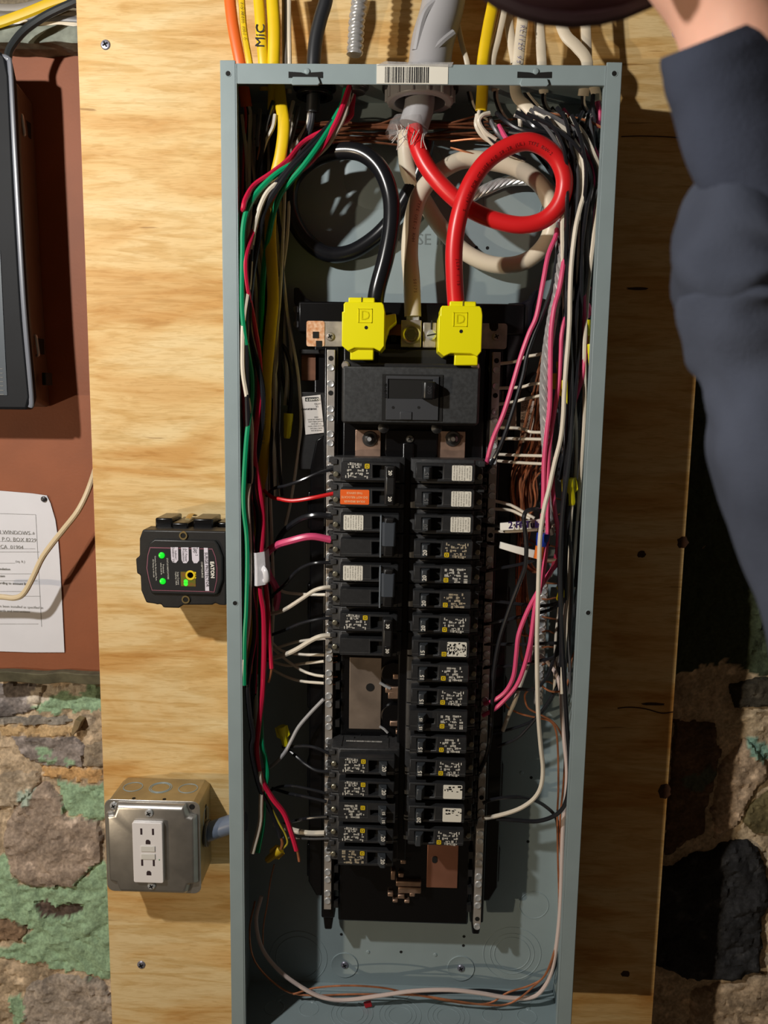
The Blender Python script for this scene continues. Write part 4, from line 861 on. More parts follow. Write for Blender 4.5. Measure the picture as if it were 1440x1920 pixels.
# paper form
YF = YB - .0015
pp = [(-60, 918), (0, 920), (60, 925), (88, 929), (95, 944), (104, 975), (109, 1010), (112, 1048), (115, 1100), (118, 1160), (121, 1223), (60, 1223), (0, 1221), (-60, 1220)]
paper = MB(); fr = []; bk = []
n = len(pp)
poly = [P(a, b, YF) for a, b in pp]
paper.prism([(v.x, v.z) for v in poly], YF - .0004, YF)
pa = paper.build('paper_form', mat('paper', rgb(222, 222, 228), .8, 0, .03, 20, .3, 25)); tag(pa, 'white paper form with handwriting pinned to the brown board below the cabinet', 'paper')
mb = MB(); yt_ = YF - .0006
def pl(a, b, c, d, w_=.0004): mb.tube([P(a, b, yt_), P(c, d, yt_)], w_, 4)
for a, b, c, d in ((0, 963, 67, 965), (67, 965, 78, 1175), (0, 1001, 65, 1002), (0, 1015, 66, 1016), (0, 1029, 66, 1029), (0, 1035, 74, 1035), (0, 1056, 28, 1056), (0, 1076, 60, 1076), (0, 1089, 70, 1089), (0, 1109, 50, 1109), (0, 1118, 76, 1118), (0, 1170, 72, 1170)): pl(a, b, c, d, .00022)
def pt_(s_, a, b, size, bold=0): p_ = P(a, b, yt_); text(mb, s_, p_.x, p_.z, yt_ - .0002, size, -1, bold=bold)
pt_('N WINDOWS +', 30, 999, .0066); pt_('1 P.O. BOX 8229', 32, 1012, .0066); pt_('CA  01904', 22, 1026, .0064); pt_('(sq. ft.)', 38, 1053, .0042); pt_('insulation', 7, 1067, .0042, .0001); pt_('foam', 3, 1080, .0042, .0001)
pt_('according to amount listed', 24, 1094, .0042, .0001); pt_('have been installed as specified in', 36, 1138, .0044); pt_('ards and instructions', 28, 1146, .0044)
mb.build('form_print', INKG, pa)
MB().cyl(P(81, 936, YF - .003), .0022, 0, n=14, prof=[(.003, .0012), (.001, .0035), (0, .0030), (-.0006, .0015)]).build('push_pin', mat('pin_dark', rgb(40, 40, 44), .4), pa)
# ================================================================= WIRES AND CABLES
def wire(name, m, r, pts, lb, grp=None, cat='wire', Y=None, flat=1.0, n=8, sub=5, up=(0, -1, 0), rfun=None):
    mb = MB().tube(PP(pts, Y), r, n, sub, flat, up, True, rfun); o = mb.build(name, m, None); tag(o, lb, cat, grp); return o, mb.path
def tube_part(name, m, r, pts, parent, Y=None, flat=1.0, n=8, sub=5, up=(0, -1, 0), lab=None):
    return MB().tube(PP(pts, Y), r, n, sub, flat, up).build(name, m, parent, label=lab)
def tube_text(path, r, string, start, size, m, parent, off=0.0, flip=False, name='cable_print'):
    mb = MB(); s_ = start; acc = [0]
    for a, b in zip(path, path[1:]): acc.append(acc[-1] + (b - a).length)
    for ch in (string[::-1] if flip else string):
        s_ += size * .66
        if ch == ' ': continue
        i = next((k for k in range(len(acc) - 1) if acc[k + 1] >= s_), None)
        if i is None: break
        p = path[i].lerp(path[i + 1], (s_ - acc[i]) / (acc[i + 1] - acc[i])); t = (path[i + 1] - path[i]).normalized()
        nn = Vector((0, -1, 0)) - t * t.dot(Vector((0, -1, 0))); nn.normalize(); b = nn.cross(t)
        if b.dot(Vector((0, 0, 1))) * (-1 if flip else 1) < 0 and abs(t.x) > .3: pass
        b = -b if flip else b; tt = -t if flip else t
        vs, fs = glyphs(ch); q = math.asin(max(-.9, min(.9, off / r)))
        out = []
        for vx, vy, _ in vs:
            a = q + vy * size / r
            out.append(p + tt * (vx * size) + b * (math.sin(a) * (r + .00012)) + nn * (math.cos(a) * (r + .00012)))
        mb.add(out, fs)
    o = mb.build(name, m, parent, smo=False, fix=False); return o
CAB = 'big service conductors at the top of the panel'
# --- service cable
o, _ = wire('service_cable', GREYPVC, .0205, [(838, -40, .052), (828, 20, .052), (812, 75, .052), (806, 118, .05), (800, 150, .048)], 'thick grey sheathed service cable coming down into the top of the panel', cat='cable', n=22)
tube_part('sheath_fold', GREYPVC, .0040, [(815, 5, .0365), (800, 20, .0360), (790, 45, .0370), (780, 95, .0385)], o, n=8); tube_part('sheath_fold', GREYPVC, .0035, [(850, 62, .0385), (828, 80, .0345), (800, 108, .0335)], o)
c = Vector(((X(725, 195, .05) + X(850, 195, .05)) / 2, .050, -.004))
rg = MB().cyl(c, .03, 0, 'z', n=40, prof=[(0.003, .026), (0, .0325), (-.012, .0325), (-.0135, .031), (-.0135, .0245), (0.0, .0245)]).build('connector_ring', mat('ring_grey', rgb(176, 176, 180), .4), o, .0006)
mb = MB()
for k in range(14):
    a = 2 * math.pi * k / 14; x_, y_ = c.x + .0325 * math.cos(a), c.y + .0325 * math.sin(a); mb.cyl((x_, y_, c.z - .012), .0018, .011, 'z', n=8)
mb.build('ring_rib', mat('ring_grey', rgb(176, 176, 180), .4), rg)
MB().cyl((c.x, c.y, -.001), .036, 0, 'z', n=36, prof=[(0, .037), (-.004, .037), (-.004, .02)]).build('sealing_gasket', BLK, o)
tube_part('inner_sheath', GREYPVC, .0145, [(788, 160, .05), (786, 200, .05), (776, 236, .05)], o, n=18)
# torn clear film around the conductors
mb = MB(); rnd = random.Random(4); fl_a = []; fl_b = []
for k in range(26):
    a = 2 * math.pi * k / 25; cx_, cz_ = P(766, 232, .05).x, P(766, 232, .05).z
    r_ = .017 + .0015 * math.sin(5 * a); fl_a.append(Vector((cx_ + r_ * math.cos(a), .05 + r_ * math.sin(a), cz_ + .004)))
    fl_b.append(Vector((cx_ + (r_ + .003) * math.cos(a) - .002, .05 + (r_ + .003) * math.sin(a), cz_ - rnd.uniform(.006, .018))))
mb.quadstrip(fl_a, fl_b); mb.build('torn_film', mat('clear_film2', rgb(215, 210, 210), .12, 0, .25, 90, 1.0, 500, alpha=.22), o, fix=False)
for k in range(14):
    x_, y_ = rnd.uniform(742, 800), rnd.uniform(225, 255)
    if k < 12: tube_part('film_strand', mat('film_strand', rgb(215, 210, 205), .3), .0004, [(x_, y_, .030), (x_ + rnd.uniform(-10, 4), y_ + rnd.uniform(8, 20), .028), (x_ + rnd.uniform(-18, 6), y_ + rnd.uniform(20, 36), .030)], o, n=4, sub=3)
# --- big conductors
o, path = wire('service_conductor', W_RED, .0082, [(776, 240, .045), (783, 275, .040), (800, 312, .036), (830, 350, .032), (870, 385, .030), (920, 410, .030), (975, 422, .028), (1020, 412, .026), (1050, 380, .022), (1058, 335, .020), (1040, 292, .018), (1000, 267, .014), (960, 272, .012), (915, 300, .010), (882, 345, .008), (862, 400, .008), (852, 460, .010), (852, 520, .012), (856, 585, .016)],
               'thick red service conductor looping over the white one down into the right yellow lug cover', CAB, 'cable', n=16, sub=8)
cut = [i for i, p_ in enumerate(path) if i > len(path) * .60 and p_.z < -.0][0]
sub_ = path[int(len(path) * .555):int(len(path) * .84)]
tube_text(sub_, .0082, '/0 SUN RES -600V FOR CT USE-4/0 SR-2R (UL) TYPE RHW-2', .002, .0042, mat('print_dark_red', rgb(96, 16, 20), .5), o, off=-.0035, flip=True)
tube_text(path[int(len(path) * .90):], .0082, 'JL39 1 15', .004, .0042, mat('print_dark_red', rgb(96, 16, 20), .5), o, off=.003)
o, path = wire('service_conductor', mat('service_white', rgb(230, 219, 196), .38), .0085, [(762, 245, .058), (762, 290, .062), (770, 330, .066), (800, 385, .074), (830, 430, .078), (875, 475, .078), (930, 497, .076), (985, 490, .074), (1024, 455, .072), (1036, 405, .070), (1018, 352, .068), (975, 318, .066), (920, 303, .064), (870, 300, .062), (825, 322, .058), (790, 360, .054), (774, 410, .052), (768, 470, .052), (772, 530, .052), (774, 594, .050)],
               'thick off-white service conductor looping behind the red one down to the neutral lug', CAB, 'cable', n=16, sub=8)
tube_text(path[int(len(path) * .80):int(len(path) * .92)], .0085, 'TYPE USE-2 RHH', .002, .0044, mat('print_grey', rgb(120, 106, 96), .6), o, off=.003)
tube_text(path[int(len(path) * .94):], .0085, '50175', .0, .0044, mat('print_grey', rgb(120, 106, 96), .6), o, off=.003)
for k in range(6): tube_part('aluminium_strand', ALU, .0013, [(764 + 4 * k, 588, .046), (764 + 4 * k, 602, .046)], o, n=6)
o, path = wire('service_conductor', mat('service_black', rgb(24, 25, 29), .24), .0082, [(800, 262, .060), (788, 320, .066), (762, 370, .070), (735, 412, .074), (700, 448, .078), (655, 474, .080), (610, 475, .080), (570, 445, .078), (545, 395, .072), (548, 340, .062), (580, 303, .050), (625, 285, .040), (675, 286, .032), (712, 315, .026), (732, 365, .022), (734, 420, .018), (724, 480, .016), (708, 540, .016), (702, 580, .018)],
               'thick glossy black service conductor making a loop down into the left yellow lug cover', CAB, 'cable', n=16, sub=8)
# --- things entering from above
def conn_black(px, py):
    c_ = P(px, py, .052)
    mb = MB().cyl((c_.x, .052, -.001), .02, 0, 'z', n=28, prof=[(0, .021), (-.003, .021), (-.003, .0165), (-.006, .0165), (-.007, .018), (-.0105, .018), (-.0105, .012), (0, .012)])
    return mb
o, _ = wire('black_cable', mat('cable_black', rgb(40, 42, 46), .4), .0068, [(614, -40, .052), (611, 0, .05), (601, 35, .05), (592, 75, .05), (588, 120, .05), (588, 175, .052), (586, 210, .055)], 'thick black cable entering the top left of the panel beside the flexible conduit', cat='cable', n=14)
conn_black(590, 160).build('cable_connector', BLKG, o, .0005)
for k, (m_, d) in enumerate(((W_BLACK, 0), (mat('cable_grey_violet', rgb(70, 70, 78), .4), -5), (W_WHITE, -8))):
    tube_part('inner_wire', m_, .0023, [(588 + d, 200, .054), (586 + d, 230, .056 + .002 * k), (576 + d * 2, 262, .060), (555 + d * 3, 300, .066), (535 + d * 3, 345, .072)], o)
# flexible metal conduit
pth = spline(PP([(676, -60, .050), (674, 0, .050), (669, 40, .050), (667, 75, .050), (665, 104, .050)]), 30)
mb = MB(); acc = 0; prof = []
dense = []
for a, b in zip(pth, pth[1:]):
    for k in range(3): dense.append(a.lerp(b, k / 3))
rs = []; d_ = 0
for i, p_ in enumerate(dense[:-1]):
    t_ = (dense[i + 1] - p_).normalized(); nn = (Vector((0, -1, 0)) - t_ * t_.dot(Vector((0, -1, 0)))).normalized(); b_ = t_.cross(nn); ring = []
    d_ += (dense[i + 1] - p_).length
    for k in range(18):
        a = 2 * math.pi * k / 18; ph = (d_ / .0058 + k / 18) % 1.0; r_ = .0056 + .0024 * abs(math.sin(math.pi * ph)) ** .6
        ring.append(p_ + b_ * (math.cos(a) * r_) + nn * (math.sin(a) * r_))
    rs.append(ring)
mb.ring(rs); o = mb.build('flexible_conduit', mat('conduit_metal', rgb(205, 205, 205), .28, .55, .1, 90), None); tag(o, 'ribbed metal flexible conduit entering the panel top between black cable and grey sheath', 'conduit')
c_ = P(664, 118, .05); MB().cyl((c_.x, .05, .0), .01, 0, 'z', n=20, prof=[(0, .0105), (.004, .0105), (.006, .0125), (.009, .0122), (.014, .0095)]).build('conduit_connector', mat('die_cast_grey', rgb(150, 150, 154), .4, .4), o, .0006)
MB().cyl((c_.x + .002, .05, -.001), .01, 0, 'z', n=20, prof=[(0, .0125), (-.003, .0125), (-.003, .0095), (-.007, .0095)]).build('conduit_locknut', mat('locknut_grey', rgb(110, 110, 112), .4, .8), o, .0005)
o, _ = wire('orange_cable', W_ORG, .0056, [(428, -40, .055), (431, 0, .052), (437, 50, .050), (450, 118, .050), (457, 165, .055), (462, 200, .060)], 'orange sheathed cable, leftmost cable entering the top of the panel', cat='cable', flat=.55, n=14)
for k, m_ in enumerate((W_RED, W_BLACK, W_WHITE)): tube_part('inner_wire', m_, .0018, [(459 + 3 * k, 190, .058), (462 + 4 * k, 225, .062), (458 + 3 * k, 290, .066), (455 + 4 * k, 380, .070)], o)
YG = 'yellow sheathed cables at the upper left'
o, p_ = wire('yellow_cable', W_YEL, .0033, [(450, -40, .056), (453, 0, .055), (458, 60, .052), (468, 118, .050), (474, 160, .055)], 'thin yellow cable with black print right beside the orange cable', YG, 'cable', flat=.6)
tube_text(p_, .0033, 'V/O WEEEC (UL) C', .022, .0034, INK, o)
o, _ = wire('yellow_cable', W_YEL, .0052, [(480, -40, .054), (485, 0, .052), (489, 55, .050), (494, 118, .050), (497, 170, .056)], 'yellow cable with MIC handwritten on it', YG, 'cable', flat=.5, n=14)
mb = MB(); p_ = P(488, 66, .0462); text(mb, 'MiC', P(488, 66, .046).x, P(488, 66, .046).z, .0468, .0125, 88, bold=.0001); mb.build('handwriting', INK, o)
o, _ = wire('yellow_cable', W_YEL, .0060, [(508, -40, .052), (511, 0, .050), (514, 60, .048), (513, 118, .048), (514, 165, .048), (513, 206, .047)], 'wide yellow cable whose sheath is cut off just inside the panel top', YG, 'cable', flat=.5, n=14)
for k, m_ in enumerate((W_BLACK, W_WHITE, COPPER)): tube_part('inner_wire', m_, .0016, [(509 + 4 * k, 198, .048), (508 + 2 * k, 225, .050), (500 - 4 * k, 260, .055), (492 - 4 * k, 300, .060)], o)
o, p_ = wire('yellow_cable', W_YEL, .0058, [(522, 150, .050), (526, 190, .042), (532, 235, .036), (526, 290, .034), (512, 350, .036), (508, 400, .038), (507, 450, .040), (510, 500, .040), (512, 560, .040), (508, 610, .042), (504, 655, .044), (499, 715, .046), (498, 770, .050), (494, 850, .054), (488, 930, .058), (480, 1040, .058), (474, 1120, .052), (473, 1200, .048), (475, 1264, .046)],
               'long yellow flat cable running down the left side of the panel to about half height', YG, 'cable', flat=.42, n=14)
tube_text(p_[60:78] if len(p_) > 78 else p_, .0058, 'CASCMX (UL)', .0, .0045, INKG, o)
tube_part('black_core', W_BLACK, .0042, [(475, 1262, .046), (476, 1300, .046), (477, 1345, .048)], o)
for nm, m_, r_, x_ in (('grey_cable', mat('cable_greybrown', rgb(130, 124, 116), .5), .0026, 533), ('white_cable', W_CREAM, .0022, 542)):
    wire(nm, m_, r_, [(x_ - 1, -40, .062), (x_, 0, .06), (x_, 60, .056), (x_ + 1, 118, .055), (x_ + 1, 175, .06)], ('thin grey cable' if nm[0] == 'g' else 'thin off-white cable') + ' between the yellow cables and the thick black cable', cat='cable', flat=.8)
NM = 'white sheathed cables at the upper right'
nmc = [([(850, -40, .062), (856, 30, .060), (866, 83, .056), (876, 118, .055), (880, 160, .06)], .0026, 'thin white cable immediately right of the thick grey sheathed cable'),
       ([(930, -40, .058), (944, 11, .056), (933, 69, .052), (922, 118, .050), (930, 170, .056)], .0040, 'white cable immediately right of the yellow one at the upper right'),
       ([(946, -40, .066), (951, 14, .064), (956, 60, .060), (962, 95, .058), (966, 118, .056)], .0045, 'white cable partly hidden behind the printed white cable'),
       ([(988, -40, .050), (981, 28, .046), (975, 80, .044), (971, 120, .044), (966, 160, .046), (970, 182, .042), (984, 196, .036), (1000, 212, .032)], .0054, 'white cable with dark printing, curving into the upper right of the panel'),
       ([(1006, -40, .058), (1010, 36, .056), (1014, 83, .054), (1016, 118, .052), (1020, 175, .058)], .0048, 'white cable below the dark held object, third from the right'),
       ([(1044, -40, .060), (1048, 25, .056), (1060, 65, .050), (1082, 88, .048), (1101, 118, .048), (1094, 180, .056)], .0056, 'white cable that kinks sideways just above the panel top'),
       ([(1096, -40, .062), (1098, 40, .060), (1100, 90, .058), (1102, 130, .056), (1116, 168, .050), (1119, 190, .048)], .0050, 'rightmost white cable entering the top of the panel')]
for i, (pts, r_, lb) in enumerate(nmc):
    o, p_ = wire('white_cable', W_CREAM, r_, pts, lb, NM, 'cable', flat=.5, n=12)
    if i == 3: tube_text(p_, r_, 'RL1120 95-F', .044, .0058, mat('print_violet', rgb(110, 110, 150), .6), o)
    e = pts[-1]
    for k, m_ in enumerate((W_BLACK, W_WHITE)):
        tube_part('inner_wire', m_, .0017, [(e[0] - 2 + 4 * k, e[1] - 6, e[2] + .002), (e[0] + 3 * k, e[1] + 20, e[2] + .004), (e[0] + 20 + 6 * k, e[1] + 60, e[2] + .010), (e[0] * .35 + 1075 * .65 + 8 * k, e[1] + 130, e[2] + .016), (1082 - 8 * k, e[1] + 250, .076)], o, n=6)
o, _ = wire('yellow_cable', W_YEL, .0056, [(932, -40, .054), (926, 0, .052), (915, 55, .048), (905, 118, .046), (905, 160, .046), (902, 208, .046)], 'bright yellow cable entering the upper right of the panel among the white cables', None, 'cable', flat=.5, n=14)
for k, m_ in enumerate((W_WHITE, W_BLACK)): tube_part('inner_wire', m_, .0018, [(900 + 4 * k, 200, .046), (897 + 6 * k, 230, .044), (915 + 6 * k, 262, .046), (945 + 6 * k, 285, .050), (985, 300, .06)], o)
# ================================================================= LOOSE WIRES, LEFT SIDE
LB = 'coloured spare wires hanging down the left side'
def seg(m_, r_, pts, lb, grp=None, Y=None, tip=None, name='insulated_wire', n=8, cat='wire'):
    r_ = r_ * (1.18 if grp == LB else 1.1 if m_ is W_PINK or grp == 'long wires on the right side' else 1)
    if grp == LB: pts = [(a, b, min(c, max(.0030, (a - 446) / 1850 / .85 - .0055))) if b > 330 and c < .035 else (a, b, c) for a, b, c in pts]
    o, p_ = wire(name, m_, r_, pts, lb, grp, cat, Y, n=n)
    if tip: tube_part('bare_tip', COPPER, r_ * .55, tip, o, n=6)
    return o
seg(W_CRIM, .0024, [(660, 150, .048), (652, 172, .040), (639, 210, .032), (625, 240, .026), (605, 275, .022), (580, 305, .020), (552, 328, .024), (525, 352, .030), (500, 385, .036), (484, 412, .026), (470, 448, .018), (461, 480, .015), (460, 510, .014), (464, 545, .014), (474, 596, .016), (484, 655, .020), (487, 700, .024), (486, 756, .018), (480, 802, .016), (476, 849, .016), (482, 890, .016), (489, 932, .018), (493, 975, .022), (490, 1033, .018), (487, 1100, .016), (494, 1148, .018), (495, 1220, .018), (492, 1300, .018), (485, 1362, .020), (481, 1411, .020), (490, 1459, .022), (511, 1497, .024), (533, 1526, .026), (548, 1567, .026), (556, 1594, .026)],
    'crimson wire, longest of the left bundle, reaching down near the panel bottom', LB, tip=[(556, 1590, .026), (559, 1602, .026), (561, 1615, .026)])
seg(W_CRIM, .0022, [(664, 160, .056), (660, 200, .052), (650, 225, .048), (575, 262, .050), (540, 300, .030), (507, 326, .020), (477, 347, .014), (461, 372, .010), (456, 393, .008), (454, 412, .040), (455, 560, .05), (458, 760, .05), (480, 960, .042), (493, 1060, .030), (501, 1124, .024), (505, 1196, .022), (509, 1253, .022)],
    'crimson wire hugging the left flange near the top, ending mid-height in a bare tip', LB, tip=[(509, 1250, .022), (507, 1266, .022), (503, 1279, .023)])
seg(W_GREEN, .0024, [(650, 160, .052), (640, 200, .042), (600, 262, .036), (560, 300, .022), (527, 320, .016), (503, 339, .014), (479, 365, .012), (463, 395, .012), (456, 430, .014), (455, 470, .022), (454, 530, .014), (454, 575, .013), (458, 620, .014), (465, 665, .018), (471, 705, .026), (471, 750, .034), (463, 821, .030), (458, 896, .022), (457, 950, .018), (463, 1004, .018), (464, 1060, .020), (462, 1143, .018), (459, 1196, .016), (458, 1284, .016)],
    'green wire at the far left, ending at mid height beside a white one', LB)
seg(W_GREEN, .0024, [(655, 168, .050), (645, 200, .038), (618, 242, .026), (594, 278, .018), (567, 314, .016), (541, 344, .018), (522, 372, .026), (506, 430, .036), (492, 540, .05), (488, 760, .062), (490, 1000, .060), (489, 1250, .045), (490, 1380, .030), (497, 1420, .026), (501, 1452, .026), (495, 1490, .028), (493, 1543, .028), (483, 1598, .028)],
    'green wire that crosses the yellow cable and reappears low beside the crimson wire', LB)
seg(W_WHITE, .0022, [(657, 150, .046), (652, 185, .040), (645, 217, .034), (628, 250, .028), (610, 276, .028), (582, 300, .030), (545, 325, .026), (523, 341, .018), (502, 360, .014), (488, 388, .012), (479, 420, .013), (472, 455, .014), (469, 495, .016), (466, 540, .022), (457, 600, .022), (455, 656, .018), (456, 700, .016), (464, 748, .015), (471, 802, .017), (470, 859, .016), (470, 896, .015), (464, 934, .015), (467, 1004, .016), (468, 1060, .018), (467, 1110, .018), (466, 1160, .022), (458, 1230, .020), (453, 1286, .020)],
    'white wire of the left bundle, ending at mid height next to the green one', LB)
seg(W_WHITE, .0022, [(662, 170, .054), (640, 215, .040), (594, 264, .032), (576, 285, .026), (540, 320, .030), (505, 352, .026), (478, 375, .036), (466, 420, .045), (460, 700, .060), (478, 1100, .060), (480, 1350, .040), (486, 1446, .026), (490, 1475, .028), (489, 1510, .028), (487, 1545, .028), (473, 1600, .028)],
    'white wire of the left bundle whose cut end hangs lowest beside the green one', LB)
seg(W_BLACK, .0023, [(658, 175, .052), (640, 215, .036), (600, 262, .028), (570, 292, .018), (545, 318, .014), (520, 352, .014), (502, 380, .016), (491, 408, .016), (485, 446, .018), (477, 492, .020), (471, 535, .022), (467, 590, .024), (470, 628, .020), (477, 658, .018), (487, 700, .018), (493, 740, .018), (490, 802, .020), (483, 849, .022), (475, 890, .022), (476, 925, .022), (485, 968, .024), (482, 1028, .022), (472, 1100, .020), (477, 1148, .020), (477, 1196, .020), (469, 1244, .020), (464, 1290, .026), (468, 1340, .030), (474, 1378, .028), (471, 1402, .026), (477, 1440, .026), (488, 1481, .028), (506, 1516, .030), (518, 1543, .032), (526, 1570, .032)],
    'black wire of the left bundle with a bare end near the lower yellow wire nut', LB, tip=[(526, 1568, .032), (529, 1580, .032), (527, 1592, .034)])
seg(W_BLACK, .0022, [(650, 175, .054), (625, 225, .040), (585, 268, .026), (555, 300, .016), (525, 335, .016), (500, 362, .020), (480, 400, .028), (470, 480, .034), (462, 640, .034), (468, 900, .030), (476, 1090, .026), (480, 1200, .024), (476, 1300, .028)],
    'black wire of the left bundle lying between the two green wires', LB)
seg(mat('wire_yellow_green', rgb(170, 160, 50), .4), .0011, [(497, 1480, .030), (501, 1497, .030), (514, 1525, .031), (527, 1550, .031), (534, 1562, .032), (539, 1580, .032), (530, 1592, .036)], 'thin yellow-green wire curving down to the lower left wire nut')
tp_ = MB(); zt_, zb2 = Z(480, 1034, .012), Z(480, 1096, .012)
rs = []
for z_, dx in ((zt_, 0), ((zt_ + zb2) / 2, .0012), (zb2, 0.001)):
    rs.append([Vector((X(463, 1060, .012) + dx, .012 + .002, z_)), Vector((X(480, 1060, .012) + dx, .0085, z_ - .001)), Vector((X(497, 1060, .012) + dx, .013, z_)), Vector((X(499, 1060, .012) + dx, .030, z_)), Vector((X(462, 1060, .012) + dx, .030, z_))])
o = tp_.ring(rs, False).build('tape_wrap', mat('white_tape', rgb(228, 228, 234), .3, 0, .03, 60, .5, 120), None, .001); tag(o, 'white tape wrapped around the left wire bundle at the height of the surge protector', 'tape')
MB().tube(PP([(492, 1064, .012), (497, 1072, .008), (499, 1086, .009), (495, 1091, .012)]), .0028, 8, flat=.35).build('loose_end', mat('white_tape', rgb(228, 228, 234), .3), o)
# branches to breakers and the left neutral bar
br = [(W_BLACK, .0017, [(500, 930, .050), (513, 916, .040), (535, 911, .032), (564, 901, .026), (597, 887, .026), (631, 878, .030)], 'black wire arching into the top left breaker'),
      (W_RED, .0020, [(495, 920, .050), (510, 932, .040), (521, 935, .034), (549, 939, .028), (588, 933, .024), (631, 924, .028)], 'bright red wire going to the top left double breaker'),
      (W_BLACK, .0030, [(505, 1050, .070), (525, 1006, .056), (545, 985, .044), (569, 971, .034), (593, 966, .030), (622, 968, .032)], 'thick black wire going to the second double breaker on the left'),
      (W_PINK, .0034, [(515, 1150, .066), (520, 1110, .058), (503, 1075, .050), (499, 1042, .042), (516, 1024, .034), (545, 1014, .028), (583, 1006, .026), (620, 1012, .030)], 'thick pink stranded wire looping into the second double breaker on the left'),
      (W_BLACK, .0018, [(500, 1130, .066), (516, 1112, .056), (533, 1097, .046), (554, 1073, .038), (575, 1060, .032), (597, 1055, .028), (626, 1055, .030)], 'black wire curving up to the third double breaker on the left'),
      (W_WHITE, .0022, [(503, 1152, .048), (530, 1145, .040), (564, 1124, .032), (588, 1108, .028), (607, 1102, .026), (626, 1101, .030)], 'white wire rising to the lower pole of the third double breaker on the left'),
      (W_WHITE, .0017, [(515, 1092, .062), (530, 1109, .058), (564, 1114, .052), (590, 1115, .048), (610, 1115, .046)], 'dim white wire to the left neutral bar behind the rising white one'),
      (W_BLACK, .0017, [(505, 1192, .058), (535, 1181, .042), (564, 1169, .034), (597, 1161, .030), (631, 1158, .032)], 'black wire to the upper pole of the fourth double breaker on the left'),
      (W_WHITE, .0026, [(505, 1236, .052), (533, 1228, .040), (557, 1217, .032), (583, 1201, .028), (602, 1193, .026), (625, 1191, .030)], 'thick cream wire to the lower pole of the fourth double breaker on the left')]
for m_, r_, pts, lb in br: seg(m_, r_, pts, lb, 'wires reaching the left breakers')
for k, pts in enumerate(([(505, 1200), (528, 1220), (564, 1227), (608, 1228)], [(508, 1240), (540, 1248), (569, 1244), (607, 1240)], [(505, 1210), (535, 1236), (564, 1256), (588, 1265), (607, 1268)], [(505, 1252), (535, 1268), (564, 1277), (607, 1281)], [(510, 1218), (554, 1204), (588, 1199), (610, 1197)])):
    seg(W_WHITE, .0016, [(a, b, .062 - .004 * i) for i, (a, b) in enumerate(pts)], 'dim white neutral wire fanning to the left bar above the gap, %s' % ('second from the top', 'third from the top', 'fourth from the top', 'lowest', 'topmost')[k], 'dim white wires fanning to the left neutral bar')
for k, py in enumerate((1229, 1241, 1268, 1282)):
    seg(COPPER, .0009, [(612, py, .048), (622, py + 1, .046), (632, py + 1, .050)], 'short bare copper end right of the left neutral bar, %s of four' % ('topmost', 'second', 'third', 'lowest')[k], 'bare copper ends at the left bar', name='bare_wire', n=6)
low = [(mat('wire_greywhite', rgb(170, 170, 172), .4), .0020, [(490, 1445, .058), (503, 1440, .050), (516, 1431, .044), (534, 1411, .040), (547, 1387, .040), (560, 1363, .042), (582, 1337, .044), (607, 1311, .044)], 'grey-white wire sweeping up to the left neutral bar below the empty slots'),
       (W_BLACK, .0018, [(530, 1400, .050), (551, 1400, .044), (573, 1399, .038), (595, 1403, .034), (632, 1420, .032)], 'upper black wire from the tilted yellow nut to the breaker below the empty slots'),
       (W_BLACK, .0018, [(540, 1405, .056), (560, 1422, .048), (573, 1433, .042), (595, 1445, .036), (625, 1447, .034)], 'lower black wire from the tilted yellow nut to the breaker below the empty slots'),
       (W_BLACK, .0016, [(505, 1483, .052), (525, 1475, .046), (551, 1474, .040), (582, 1480, .036), (610, 1487, .034)], 'upper black wire to the second breaker below the empty slots'),
       (W_BLACK, .0018, [(510, 1478, .060), (543, 1488, .050), (573, 1494, .042), (612, 1503, .036)], 'lower black wire to the second breaker below the empty slots'),
       (W_BLACK, .0018, [(530, 1546, .056), (551, 1540, .048), (578, 1534, .040), (614, 1531, .034)], 'black wire with grey sheen to the lower left tandem breaker'),
       (W_WHITE, .0030, [(515, 1545, .060), (529, 1549, .052), (551, 1557, .046), (578, 1562, .044), (608, 1562, .044)], 'thick cream wire to the left neutral bar near its lower end'),
       (mat('wire_shiny_black', rgb(120, 120, 122), .2, .6), .0012, [(525, 1570, .044), (560, 1572, .036), (590, 1573, .034), (622, 1572, .034)], 'thin shiny straight wire to the lower left breaker')]
for m_, r_, pts, lb in low: seg(m_, r_, pts, lb, 'wires reaching the lower left breakers')
# wire nuts
def nut(p0, p1, Y, r_, lb, grp='yellow wire nuts', m_=None, wing=True):
    a, b = P(p0[0], p0[1], Y), P(p1[0], p1[1], Y); ax = (b - a); L_ = ax.length; ax.normalize()
    u = ax.cross(Vector((0, -1, 0))).normalized(); v = u.cross(ax); rs = []; N_ = 24
    for t, rr in ((0, .95), (.03, 1.0), (.28, .98), (.34, .86), (.9, .70), (1.0, .55)):
        ring = []
        for k in range(N_):
            al = 2 * math.pi * k / N_; q_ = r_ * rr * (1 + (.07 * math.cos(8 * al) if .3 < t < .95 else 0)); ring.append(a + ax * (L_ * t) + (u * math.cos(al) + v * math.sin(al)) * q_)
        rs.append(ring)
    o = MB().ring(rs).build('wire_nut', m_ or NUTY, None)
    if wing:
        for s in (-1, 1):
            q0 = [a + ax * (L_ * t) + u * (s * r_ * w) for t, w in ((.0, .8), (.0, 1.35), (.45, 1.45), (.6, .7))]
            mb = MB(); f = [x + v * .0009 for x in q0]; g = [x - v * .0009 for x in q0]; mb.ring([f, g]); mb.build('wing', m_ or NUTY, o, .0004)
    tag(o, lb, 'wire nut', grp); return o
nut((541, 775), (538, 822), .062, .0050, 'yellow wire nut hanging in the left gutter beside the rating label', wing=False)
nut((527, 1362), (537, 1400), .050, .0052, 'yellow wire nut tilted beside the white wire, lower left')
